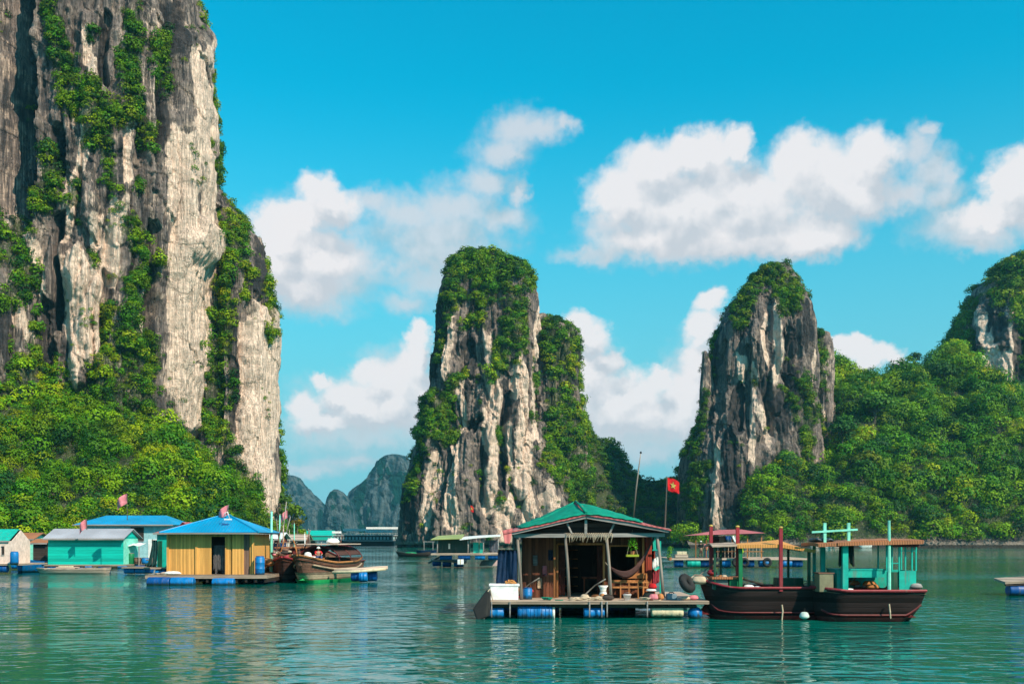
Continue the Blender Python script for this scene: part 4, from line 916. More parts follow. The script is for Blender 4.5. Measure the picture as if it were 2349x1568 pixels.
def person(label, px, py, Y, pose, top, bottom, facing=0.0, hat=None, z=None, s=1.0):
    """one continuous skinned body; joints in metres from the feet"""
    t = T('person', label, 'person', px, py, Y, z=z); t.root.rotation_euler = (0, 0, facing)
    if pose == 'stand': J = dict(pel=(0, 0, .95), chest=(0, .02, 1.28), neck=(0, 0, 1.47), lk=(-.10, -.03, .5), rk=(.11, .02, .5), la=(-.11, 0, .07), ra=(.13, .03, .07), ls=(-.19, 0, 1.40), rs=(.19, 0, 1.40), le=(-.25, .04, 1.13), re=(.26, -.03, 1.14), lh=(-.22, -.10, .90), rh=(.16, -.22, .98), lt=(-.12, -.17, .03), rt=(.14, -.14, .03))
    else: J = dict(pel=(0, .12, .34), chest=(0, .0, .66), neck=(0, -.06, .84), lk=(-.16, -.32, .46), rk=(.18, -.30, .50), la=(-.13, -.28, .07), ra=(.15, -.28, .07), ls=(-.18, -.02, .78), rs=(.18, -.02, .78), le=(-.22, -.22, .60), re=(.23, -.24, .62), lh=(-.08, -.40, .52), rh=(.10, -.42, .54), lt=(-.13, -.42, .03), rt=(.16, -.42, .03))
    rad = dict(pel=.15, chest=.155, neck=.055, lk=.062, rk=.062, la=.042, ra=.042, ls=.062, rs=.062, le=.042, re=.042, lh=.026, rh=.026, lt=.035, rt=.035)

    def skin(name, names, edges, mat, extra=0.0, cut=None):
        me = bpy.data.meshes.new(name); me.from_pydata([Vector(J[n]) * s for n in names], [(names.index(a), names.index(b)) for a, b in edges], [])
        ob = bpy.data.objects.new(name, me); C.objects.link(ob); ob.parent = t.root
        md = ob.modifiers.new('skin', 'SKIN'); ob.modifiers.new('sub', 'SUBSURF').levels = 1; ob.modifiers['sub'].render_levels = 2
        for i, n in enumerate(names):
            sv = me.skin_vertices[0].data[i]; q = (rad[n] + extra) * s; sv.radius = (q, q * 0.8); sv.use_root = (i == 0)
        md.use_smooth_shade = True; me.materials.append(MAT[mat]); return ob
    skin('body', ['pel', 'chest', 'neck', 'lk', 'rk', 'la', 'ra', 'ls', 'rs', 'le', 're', 'lh', 'rh', 'lt', 'rt'], [('pel', 'chest'), ('chest', 'neck'), ('pel', 'lk'), ('lk', 'la'), ('la', 'lt'), ('pel', 'rk'), ('rk', 'ra'), ('ra', 'rt'), ('chest', 'ls'), ('ls', 'le'), ('le', 'lh'), ('chest', 'rs'), ('rs', 're'), ('re', 'rh')], 'skin')
    skin('shirt', ['pel', 'chest', 'ls', 'rs', 'le', 're'], [('pel', 'chest'), ('chest', 'ls'), ('chest', 'rs'), ('ls', 'le'), ('rs', 're')], top, 0.014)
    skin('trousers', ['pel', 'lk', 'rk', 'la', 'ra'], [('pel', 'lk'), ('lk', 'la'), ('pel', 'rk'), ('rk', 'ra')], bottom, 0.017)
    nk = Vector(J['neck']) * s; hd = MB().lathe((nk.x, nk.y - 0.01, nk.z + 0.03 * s), [(0.045 * s, 0), (0.07 * s, .04 * s), (0.085 * s, .10 * s), (0.083 * s, .16 * s), (0.06 * s, .21 * s), (0.02 * s, .235 * s)], 14, 'z', 0.9, 1.08)
    hd.lathe((nk.x, nk.y - 0.10 * s, nk.z + 0.10 * s), [(0.006, 0), (0.014, 0.012), (0.008, 0.04)], 6); t.part('head', hd, 'skin', smooth=True)
    hh = MB().lathe((nk.x, nk.y + 0.012, nk.z + 0.13 * s), [(0.094 * s, 0), (0.098 * s, .05 * s), (0.07 * s, .10 * s), (0.02 * s, .125 * s)], 14); t.part('hair', hh, 'hair', smooth=True)
    if hat: t.part('hat', MB().lathe((nk.x, nk.y, nk.z + 0.17 * s), [(0.17 * s, 0), (0.10 * s, .02 * s), (0.095 * s, .08 * s), (0.04 * s, .115 * s), (0.01, .12 * s)], 16), hat, smooth=True)
    return t


# ------------------------------------------------------------------ big floating house
def main_house():
    Y = 37.2
    t = T('floating_house', 'floating house with green tarp roof and open front porch on a raft', 'floating house', 1325, 1418, Y, z=0.0)
    # raft
    t.box('deck', 1112, 1626, 1377, 1385, -0.1, 6.4, 'deck', bevel=0.015)
    fr = MB()
    for y in (0.15, 2.0, 4.0, 6.0): fr.box(t.x(1116), t.x(1600), y, y + 0.12, t.z(1394), t.z(1385) - 0.003)
    for px in range(1120, 1600, 46): fr.box(t.x(px), t.x(px + 6), 0.0, 6.3, t.z(1390), t.z(1385) - 0.006)
    t.part('raft_beam', fr, 'darkwood')
    for px, mat, r in ((1187, 'blue', .31), (1340, 'blue', .25), (1112, 'blue', .26), (1496, 'cream', .22)):
        l = {1187: 1.30, 1340: 0.78, 1112: 0.72, 1496: 1.2}[px]
        b = t.part('float_drum', barrel_mb((t.x(px), 0.32, t.z(1405) - (0.02 if px != 1496 else -0.02)), r, l), mat, smooth=True)
        if px == 1187:
            rp = MB()
            for q in range(9): rp.tube([(t.x(px) + 0.08 + q * 0.14, 0.32 + math.cos(a) * (r + .012), t.z(1405) - 0.02 + math.sin(a) * (r + .012)) for a in [i * math.pi / 8 for i in range(16)]], 0.014, 5, True)
            t.part('lashing', rp, 'bluetarp' if False else 'blue', b)
            t.part('drum_cap', barrel_mb((t.x(px) + l + 0.002, 0.32, t.z(1405) - 0.02), r * .93, 0.10), 'whitecloth', b, smooth=True)
    for (px, yy) in ((1230, 2.2), (1400, 3.0), (1300, 4.2), (1130, 2.5), (1440, 5.5), (1570, 5.0)):
        t.part('float_drum', barrel_mb((t.x(px), yy, 0.2), .29, 0.95), 'deepblue', smooth=True)
    t.part('float_drum', MB().lathe((t.x(1598), 0.35, -0.08), [(0.02, 0), (0.2, .04), (0.28, .16), (0.27, .34), (0.17, .47), (0.07, .52), (0.07, .57)], 16), 'blue', smooth=True)
    for px in (1128, 1170, 1352, 1380, 1392, 1484): t.part('raft_stake', MB().bar((t.x(px), -0.13, t.z(1414)), (t.x(px), -0.13, t.z(1378)), 0.045), 'greywood')
    
    # walls: room 1.55 m behind the porch posts
    y0, y1 = 2.0, 5.7; zd = t.z(1377) + 0.003; ze = t.z(1228)

    def wall(name, px0, px1, za, zb, y, mat, th=0.06): return t.part(name, MB().box(t.x(px0), t.x(px1), y, y + th, za, zb), mat)
    wf = t.part('wall', MB().box(t.x(1200), t.x(1286), y0, y0 + .06, zd, ze).box(t.x(1398), t.x(1410), y0, y0 + .06, zd, ze).box(t.x(1286), t.x(1398), y0, y0 + .06, t.z(1250), ze).box(t.x(1410), t.x(1474), y0, y0 + .06, zd, t.z(1334)).box(t.x(1410), t.x(1474), y0, y0 + .06, t.z(1254), ze).box(t.x(1474), t.x(1490), y0, y0 + .06, zd, ze), 'redwood')
    t.part('wall', MB().box(t.x(1490), t.x(1512), y0 - .01, y0 + .06, zd, ze).box(t.x(1508), t.x(1512), y0 + .06, y1, zd, ze), 'redwall')
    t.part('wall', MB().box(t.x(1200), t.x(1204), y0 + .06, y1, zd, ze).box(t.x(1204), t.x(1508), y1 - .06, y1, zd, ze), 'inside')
    fm = MB()
    for px in (1284, 1396): fm.bar((t.x(px), y0 - .04, zd), (t.x(px), y0 - .04, t.z(1248)), 0.075)
    fm.bar((t.x(1284), y0 - .04, t.z(1248)), (t.x(1396), y0 - .04, t.z(1248)), 0.075); t.part('door_frame', fm, 'orangewood')
    wn = MB()
    for px in (1411, 1473): wn.bar((t.x(px), y0 - .03, t.z(1336)), (t.x(px), y0 - .03, t.z(1252)), 0.06)
    for py in (1336, 1252): wn.bar((t.x(1409), y0 - .035, t.z(py)), (t.x(1475), y0 - .035, t.z(py)), 0.055)
    t.part('window_frame', wn, 'orangewood')
    for px in (1491, 1500): t.bar('corner_board', (px, 1376, y0 - .06), (px, 1232, y0 - .06), 0.085, 'orangewood' if px == 1491 else 'redwall', round_=False)
    for i, (px0, py1, px1) in enumerate(((1197, 1378, 1186), (1308, 1374, 1298), (1405, 1374, 1394), (1527, 1372, 1512))):
        t.bar('post', (px0, py1, 0.55), (px1, 1222, 0.55), 0.115, 'pole')
    for px in (1181, 1512): t.bar('post', (px, 1376, 4.6), (px, 1222, 4.6), 0.09, 'pole')
    for px in (1276,): t.bar('post', (px, 1376, 1.5), (px, 1225, 1.5), 0.07, 'orangewood', round_=False)
    bm = MB(); bm.bar(t.p(1178, 1228, .55), t.p(1530, 1226, .55), 0.12, 0.14); t.part('porch_beam', bm, 'greywood')
    sm = MB()
    for i in range(5): sm.box(t.x(1300), t.x(1345), y1 - .9, y1 - .5, zd + .3 + i * .38, zd + .33 + i * .38)
    t.part('shelf', sm, 'orangewood'); t.part('table', MB().box(t.x(1350), t.x(1392), 2.9, 3.8, zd + .7, zd + .76).box(t.x(1352), t.x(1355), 2.95, 3.0, zd, zd + .7).box(t.x(1387), t.x(1390), 2.95, 3.0, zd, zd + .7), 'redwood')
    for (a, b, m) in ((1287, 1303, 'crimson'), (1380, 1394, 'brownhull')):
        t.part('curtain', MB().sheet([[(t.x(a + (b - a) * u / 8), y0 + .1 + .05 * math.sin(u * 2.3), t.z(1252 + 118 * v / 4)) for u in range(9)] for v in range(5)], .015), cloth('curtain_' + m, (0.16, 0.05, 0.04)), smooth=True)
    for i, (px, py, mm) in enumerate(((1225, 1275, 'greywood'), (1248, 1300, 'pinkcloth'), (1262, 1262, 'bluetarp'), (1236, 1330, 'rope'))):
        t.part('wall_hanging', MB().sheet([[(t.x(px + 11 * u / 5), y0 - .05 + .02 * math.sin(u * 2), t.z(py + 24 * v / 3)) for u in range(6)] for v in range(4)], .015), mm, smooth=True)
    # gable frame
    g = MB(); A, B, Cc = t.p(1160, 1224, 0.30), t.p(1346, 1183, 0.30), t.p(1538, 1216, 0.30)
    g.bar(A, B, 0.05, 0.16); g.bar(B, Cc, 0.05, 0.16); g.bar(t.p(1346, 1226, .52), t.p(1346, 1186, .45), 0.10); g.bar(t.p(1315, 1226, .52), t.p(1302, 1199, .45), 0.06); g.bar(t.p(1400, 1226, .52), t.p(1412, 1200, .45), 0.06)
    t.part('gable_frame', g, 'greywood')
    rf = MB()
    for y in (1.2, 2.4, 3.6, 4.8):
        rf.bar(t.p(1170, 1222, y), t.p(1340, 1180, y), 0.06); rf.bar(t.p(1340, 1180, y), t.p(1530, 1214, y), 0.06)
    t.part('rafter', rf, 'darkwood')
    t.part('gable_shade_board', MB().poly([t.p(1176, 1228, .75), t.p(1530, 1228, .75), t.p(1530, 1219, .75), t.p(1344, 1187, .75), t.p(1176, 1220, .75)], (0, .05, 0)), wood('shade_dark_boards', (0.07, 0.045, 0.04), 'x', board=.18))  # panel added to close the gable, interior shade put into its dark colour
    for xx in (1186, 1520): t.part('side_lattice', MB().box(t.x(xx), t.x(xx) + .04, 2.2, 5.6, t.z(1376), t.z(1226)), 'redwood' if xx < 1300 else 'redwall')
    # reeds hung in the gable
    q = MB()
    for i in range(26):
        a = 1300 + i * 4.2; h = 10 + 8 * math.sin(i * 1.7) ** 2; q.tube([t.p(a, 1222, .5), t.p(a + 3, 1226, .42), t.p(a + 5 * math.sin(i), 1226 + h, .46)], [0.02, 0.018, 0.006], 5)
    t.part('hanging_reeds', q, MAT['rope'])
    # roof: faded red tin with a green tarp over it
    F1 = [t.p(1154, 1221, .22), t.p(1240, 1203, .22), t.p(1346, 1178, .22), t.p(1440, 1192, .22), t.p(1542, 1213, .22)]
    M1 = [t.p(1158, 1218, 2.6), t.p(1240, 1186, 2.6), t.p(1330, 1146, 2.5), t.p(1440, 1176, 2.6), t.p(1540, 1210, 2.6)]
    B1 = [t.p(1158, 1222, 5.9), t.p(1240, 1204, 5.9), t.p(1340, 1180, 5.9), t.p(1440, 1192, 5.9), t.p(1540, 1213, 5.9)]
    r = t.part('roof', roof_sheet(F1, B1, 0.06, 20, 10, 0.006, M1), 'pinkroof')

    def cutline(line, a, b, up):
        n = len(line) - 1; out = []
        for i in range(9):
            u = a + (b - a) * i / 8; k = min(int(u * n), n - 1); p = Vector(line[k]).lerp(Vector(line[k + 1]), u * n - k); p.z += up + 0.012 * math.sin(i * 2.6); out.append(p)
        return out
    t.part('tarp', roof_sheet([p + Vector((0, -.03, 0)) for p in cutline(F1, .12, .84, .05)], cutline(B1, .08, .86, .05), 0.03, 30, 14, 0.012, cutline(M1, .08, .86, .06)), 'tarp', smooth=True)
    rd = MB(); rd.tube([t.p(1346, 1175, .2), t.p(1336, 1155, 1.4), t.p(1330, 1143, 2.5)], [0.05, 0.05, 0.04], 8); rd.tube([t.p(1200, 1205, 1.2), t.p(1262, 1180, 1.9), t.p(1330, 1144, 2.5)], [0.03, 0.035, 0.03], 8)
    t.part('tarp_fold', rd, 'tarp', smooth=True)
    t.part('roof_flap', roof_sheet([t.p(1152, 1216, .3), t.p(1176, 1210, .3)], [t.p(1158, 1244, .15), t.p(1170, 1245, .15)], 0.02, 4, 4), 'pinkroof', r)
    # rail and turquoise post at the right end
    t.bar('side_post', (1521, 1262, 2.2), (1518, 1222, 2.2), 0.12, 'teal', round_=False)
    rl = MB(); rl.bar(t.p(1512, 1262, 1.8), t.p(1532, 1262, 1.8), .05); rl.bar(t.p(1512, 1300, 1.8), t.p(1532, 1300, 1.8), .05); rl.bar(t.p(1531, 1376, 1.8), t.p(1531, 1240, 1.8), .06); t.part('side_rail', rl, 'teal')
    return t


mh = main_house()
DZ = CAMZ + (HY - 1377) * 37.2 / F_        # deck height


def on_deck(name, label, cat, px, y, group=None, rz=0):
    t = T(name, label, cat, px, 1377, 37.2, group, rz, z=DZ + 0.001); t.root.location.y = 37.2 + y; return t


t = on_deck('bench', 'orange wooden slatted bench on the porch below the dark window', 'bench', 1404, 1.25)
t.box('seat', 1404, 1500, 1348, 1352, 0, 0.45, 'orangewood')
t.box('backrest', 1404, 1500, 1334, 1338, 0.47, 0.51, 'orangewood'); t.box('backrest', 1440, 1500, 1318, 1330, 0.52, 0.55, 'orangewood')
for i, px in enumerate((1406, 1432, 1452, 1474, 1497)):
    t.part('leg', MB().bar(t.p(px, 1376.8, 0.02), t.p(px, 1336, 0.02), 0.045), 'orangewood')
    if i in (0, 4): t.part('leg', MB().bar(t.p(px, 1376.8, 0.48), t.p(px, 1318, 0.48), 0.05), 'orangewood')
t.part('rail', MB().bar(t.p(1404, 1338, 0.02), t.p(1500, 1338, 0.02), 0.05), 'orangewood')

t = on_deck('hammock', 'dark red brown hammock slung across the porch window', 'hammock', 1410, 1.0)
g = []
for j in range(7):
    row = []
    for i in range(17):
        u = i / 16; wd = math.sin(math.pi * u) ** 0.5 * 0.06; x = t.x(1402 + 112 * u); zz = t.z(1300 - 78 * u) - math.sin(math.pi * u) * 1.0 * (1 - 0.25 * abs(j - 3) / 3) + 0.08 * abs(j - 3)
        row.append((x, (j - 3) / 3 * wd, zz - 0.065 * abs(j - 3)))
    g.append(row)
t.part('net', MB().sheet(g, 0.015), cloth('hammock_cloth', (0.11, 0.05, 0.045)), smooth=True)
t.part('cord', MB().tube([t.p(1394, 1290), g[3][0], ], 0.012, 5), 'rope'); t.part('cord', MB().tube([g[3][16], t.p(1520, 1216)], 0.012, 5), 'rope')

t = on_deck('potted_plant', 'bright green plant hanging on a yellow tray before the porch window', 'plant', 1456, 0.75); t.root.location.z += 1.65
t.part('tray', MB().box(-0.24, 0.24, -0.12, 0.12, t.z(1378) , t.z(1373)), paint('lime_tray', (0.30, 0.34, 0.02)))
t.part('pot', MB().lathe((0, 0, t.z(1373) + .002), [(0.07, 0), (0.10, 0.12), (0.11, 0.13)], 12), 'brownroof')
clumps('leaves', [(0, 0, .30), (0, 0, .50), (0.03, -.05, .68)], [0.20, 0.17, 0.11], np.array([(0.12, 0.42, 0.01)] * 3), LEAF, 90, 1.0, t.root)
t.part('cord', MB().tube([(-.2, 0, .06), (0, 0, 1.0), (.2, 0, .06)], .008, 5), 'rope')

t = on_deck('foam_box', 'large white foam fish box at the left end of the deck', 'box', 1152, 0.35)
t.part('body', MB().box(t.x(1124), t.x(1189), 0, 0.75, 0.005, t.z(1345)), 'foam', bevel=0.02); t.part('lid', MB().box(t.x(1121), t.x(1192), -0.02, 0.77, t.z(1345) + .002, t.z(1340)), 'foam', bevel=0.015)
TOPZ = t.z(1340)
t = on_deck('fishing_net', 'tangled orange and brown net heaped on the white foam box', 'net', 1170, 0.55); t.root.location.z += TOPZ + 0.002
mb = MB()
for i in range(26):
    a = i * 2.4; r0 = 0.05 + 0.22 * (i % 7) / 7; mb.tube([(math.cos(a) * r0, math.sin(a) * r0 * .5, 0.02), (math.cos(a + 1) * r0 * .8, math.sin(a + 1) * r0 * .5, .10 + .05 * math.sin(i)), (math.cos(a + 2.2) * r0, math.sin(a + 2.2) * r0 * .5, .02)], 0.022, 5)
t.part('mesh', mb, cloth('orange_net', (0.60, 0.26, 0.08)))

t = on_deck('hanging_tarp', 'dark blue tarp hanging under the left eave above the foam box', 'tarp', 1160, 0.95)
g = [[(t.x(1142 - 6 * (j / 8) + (44 + 6 * j / 8) * i / 14), 0.06 * math.sin(i * 1.9 + j * .3), t.z(1262 + 80 * j / 8)) for i in range(15)] for j in range(9)]
t.part('sheet', MB().sheet(g, 0.02), 'bluetarp', smooth=True); t.part('hem', MB().tube([t.p(1142, 1262), t.p(1186, 1262)], 0.03, 6), 'blackcloth')
t = on_deck('plastic_drum', 'short blue drum behind the foam box beside the left post', 'drum', 1211, 0.9)
t.part('body', MB().lathe((0, 0, 0), [(0.17, 0), (0.18, 0.02), (0.18, 0.14), (0.19, 0.16), (0.18, 0.18), (0.18, 0.38), (0.15, 0.42)], 18), 'blue', smooth=True); t.part('rim', MB().lathe((0, 0, .42), [(0.152, 0), (0.16, .015), (0.152, .03)], 18), 'deepblue')

t = on_deck('sack', 'white plastic sack standing open beside the second porch post', 'sack', 1386, 0.45)
t.part('bag', MB().lathe((0, 0, 0), [(0.13, 0), (0.17, 0.05), (0.15, 0.2), (0.11, 0.34), (0.14, 0.46), (0.20, 0.55), (0.15, 0.50)], 14, 'z', 1, .8), 'whitecloth', smooth=True); t.part('tie', MB().lathe((0, 0, .33), [(.112, 0), (.125, .015), (.112, .03)], 14, 'z', 1, .8), 'rope')
t = on_deck('bucket', 'small white bucket on deck in front of the orange bench', 'bucket', 1441, 0.3)
t.part('body', MB().lathe((0, 0, 0), [(0.11, 0), (0.15, 0.2), (0.16, 0.2), (0.16, 0.22), (0.13, 0.19)], 18), 'foam', smooth=True); t.part('handle', MB().tube([(-.15, 0, .2), (-.1, -.05, .27), (0, -.07, .29), (.1, -.05, .27), (.15, 0, .2)], 0.008, 5), 'greywood')
t = on_deck('rope_heap', 'loose heap of pale rope and shells at the front of the deck', 'rope', 1345, 0.25)
mb = MB()
for i in range(30):
    cx_ = -0.55 + 1.1 * ((i * 37) % 30) / 30; r0 = 0.06 + 0.07 * ((i * 13) % 7) / 7; mb.tube([(cx_ + math.cos(q) * r0 * 1.5, math.sin(q) * r0, 0.025 + 0.03 * (i % 3) + 0.02 * math.sin(q * 2 + i)) for q in [k * math.pi / 4 for k in range(8)]], 0.02, 5, True)
t.part('coil', mb, 'rope')
t = on_deck('laundry_heap', 'red white and pink bundles piled at right end of deck', 'bundles', 1500, 0.35)
def lump(c, r, sx=1, sy=1, sz=1, n=10):
    prof = [(r * math.sin(math.pi * (i + .4) / (n + .8)) * (1 + .08 * math.sin(i * 5)), -r * sz * math.cos(math.pi * i / n)) for i in range(n + 1)]
    return MB().lathe(c, prof, 14, 'z', sx, sy)
t.part('dark_bag', lump((-.12, .1, .16), .2, 1.2, 1, .8), 'blackcloth', smooth=True); t.part('pink_bag', lump((.02, -.12, .12), .15, 1.3, 1, .8), 'pinkcloth', smooth=True)
t.part('orange_float', lump((.28, -.1, .13), .14, 1, 1, .9), 'orangewood', smooth=True); t.part('white_cloth', lump((-.05, .02, .38), .14, 1.4, 1, .45), 'whitecloth', smooth=True); t.part('red_cloth', lump((.0, .02, .52), .15, 1.1, 1, .75), 'redcloth', smooth=True)
t = on_deck('hanging_cloth', 'red and white towel hanging from the right corner rail', 'cloth', 1517, 1.2)
g = [[(t.x(1508 + 16 * i / 8), 0.03 * math.sin(i * 1.8 + j), t.z(1284 + 62 * j / 8) + .02 * i) for i in range(9)] for j in range(9)]
t.part('cloth', MB().sheet(g[4:], 0.01), 'crimson', smooth=True); t.part('cloth', MB().sheet(g[:4], 0.01), 'whitecloth', smooth=True)
t = on_deck('basin', 'round turquoise basin hung outside the right corner of the house', 'basin', 1524, 1.55); t.root.location.z += 1.15
t.part('bowl', MB().lathe((0, 0, .1), [(0.02, .14), (0.14, .13), (0.2, .02), (0.22, 0), (0.20, .02), (0.12, .10), (0.01, .11)], 22, 'y'), 'teal', smooth=True); t.part('hook', MB().tube([(0, .05, .3), (0, .1, .42)], .01, 5), 'greywood')
t = on_deck('jerrycan', 'grey blue jerrycan lying beside the bundles at the deck end', 'can', 1545, 0.5)
t.part('body', MB().box(-.2, .2, -.12, .12, 0, .24), paint('grey_blue_plastic', (0.16, 0.24, 0.30)), bevel=.05); t.part('handle', MB().tube([(-.1, 0, .24), (-.06, 0, .29), (.06, 0, .29), (.1, 0, .24)], .02, 6), 'black')
t = on_deck('stone_heap', 'pinkish lumps of netting at the far right tip of the deck', 'netting', 1588, 0.3)
t.part('lump', lump((-.2, 0, .08), .12, 1.6, 1, .6), 'rope', smooth=True); t.part('lump', lump((.12, .05, .10), .13, 1.5, 1, .7), 'pinkcloth', smooth=True)

t = T('rubber_slab', 'black rubber slab leaning half sunk at left corner of raft', 'rubber slab', 1103, 1412, 37.0, z=0.0)
t.part('slab', MB().poly([t.p(*q) for q in ((1117, 1351), (1126, 1360), (1124, 1412), (1094, 1424), (1084, 1396))], (0, .35, 0)), 'black', bevel=.05); t.part('rope', MB().tube([t.p(1119, 1356, -.02), t.p(1124, 1350, .1), t.p(1130, 1378, .3)], .02, 6), 'rope')
star_flag('flag', 'red flag with yellow star flying beside the green roofed house', 1525, 1095, 38.8, 0.50, 0.48, 'red flags over the floating village', pole_py=1214, lean=5)
t = T('antenna_pole', 'tall leaning bamboo pole rising behind the green tarp roof', 'pole', 1451, 1184, 39.6)
t.part('shaft', MB().tube([(0, 0, -.2), t.p(1459, 1120), t.p(1470, 1038)], [0.05, 0.035, 0.016], 8), 'pole', smooth=True); t.part('tip', MB().lathe(t.p(1470, 1040), [(0.02, 0), (0.05, .04), (0.02, .09)], 8), 'black')
t.root.location.z += 0


# ------------------------------------------------------------------ two boats on the right
def canopy_boat_one():
    Y = 37.6
    t = T('wooden_boat', 'dark wooden boat with orange canopy and red posts beside the raft', 'boat', 1620, 1420, Y, 'dark canopy boats moored at the raft', z=0.0)
    L = t.x(1905); sh = lambda q: 1.18 + 0.32 * max(0, (0.22 - q) / 0.22) ** 1.5; ke = lambda q: -0.35 + 0.95 * max(0, (0.12 - q) / 0.12) ** 2
    mb, rail, vs = hull_mb(L, 2.0, sh, ke, 0.30, 0.30)
    h = t.part('hull', mb, 'navy', smooth=True)
    for s in (-1, 1): t.part('rub_rail', MB().tube(rail(s, .02), 0.05, 6), 'crimson', h); t.part('strake', MB().tube([vs[i * 11 + (5 + s * 3)] for i in range(1, 22)], 0.035, 6), 'darkred', h)
    t.part('deck', MB().sheet([[(p[0], p[1] * f, p[2] - 0.12) for p in rail(1)] for f in (-.97, 0, .97)], 0.03), 'darkwood')
    t.part('keel_band', hull_mb(L, 2.03, lambda q: 0.16, ke, 0.30, 0.30)[0], 'darkred', h, smooth=True)
    t.box('bow_locker', 1628, 1664, 1326, 1349, -.5, .5, paint('grey_green_paint', (0.16, 0.20, 0.18)), bevel=.02); t.box('bow_locker', 1666, 1694, 1322, 1349, -.55, .55, 'green', bevel=.02)
    t.box('locker_lid', 1626, 1696, 1321, 1326, -.62, .62, 'brownroof')
    for (px, p0, p1, y, m, w) in ((1633, 1350, 1252, -.55, 'darkgreen', .075), (1661, 1350, 1252, .6, 'darkgreen', .075), (1688, 1350, 1252, -.75, 'green', .13), (1820, 1350, 1260, .7, 'darkgreen', .08), (1843, 1350, 1260, -.7, 'darkgreen', .10)):
        t.bar('post', (px, p0, y), (px, p1, y), w, m, round_=False)
    for (px, p0, p1, y) in ((1637, 1350, 1207, .5), (1696, 1350, 1209, .3), (1775, 1352, 1212, -.98)):
        ps = t.bar('tall_post', (px, p0, y), (px, p1, y), .12, 'crimson', round_=False); t.part('post_cap', MB().lathe(t.p(px, p1, y), [(.05, 0), (.08, .02), (.08, .05), (.03, .08)], 10), 'yellow', ps)
    c = t.part('canopy', roof_sheet([t.p(1678, 1252, -.95), t.p(1720, 1250, -.95), t.p(1775, 1250, -.95), t.p(1815, 1256, -.95), t.p(1852, 1262, -.95)], [t.p(1678, 1252, .95), t.p(1720, 1250, .95), t.p(1775, 1250, .95), t.p(1815, 1256, .95), t.p(1852, 1262, .95)], .05, 20, 6, .004,
                                  [t.p(1685, 1246, 0), t.p(1725, 1243, 0), t.p(1784, 1237, 0), t.p(1815, 1248, 0), t.p(1850, 1258, 0)]), 'orangeroof')
    t.part('canopy_edge', MB().bar(t.p(1678, 1252.5, -.97), t.p(1776, 1251, -.97), .04, .12).bar(t.p(1776, 1251, -.97), t.p(1852, 1263, -.97), .04, .12), 'orangeroof', c)
    t.part('canopy', roof_sheet([t.p(1624, 1251, -.8), t.p(1682, 1249, -.8)], [t.p(1624, 1251, .8), t.p(1682, 1249, .8)], .05, 8, 4, .004, [t.p(1626, 1245, 0), t.p(1682, 1243, 0)]), 'pinkwood')
    t.part('hatch', MB().bar(t.p(1700, 1326, 0), t.p(1772, 1346, 0), 1.1, .05), 'darkwood')
    t.part('hatch', MB().box(t.x(1785), t.x(1845), .1, .7, t.z(1349), t.z(1325)), 'darkgreen')
    t.part('mooring_rope', MB().tube([t.p(1777, 1382, -1.02), t.p(1778, 1396, -1.06), t.p(1776, 1424, -1.02)], .03, 6), 'rope')
    return t


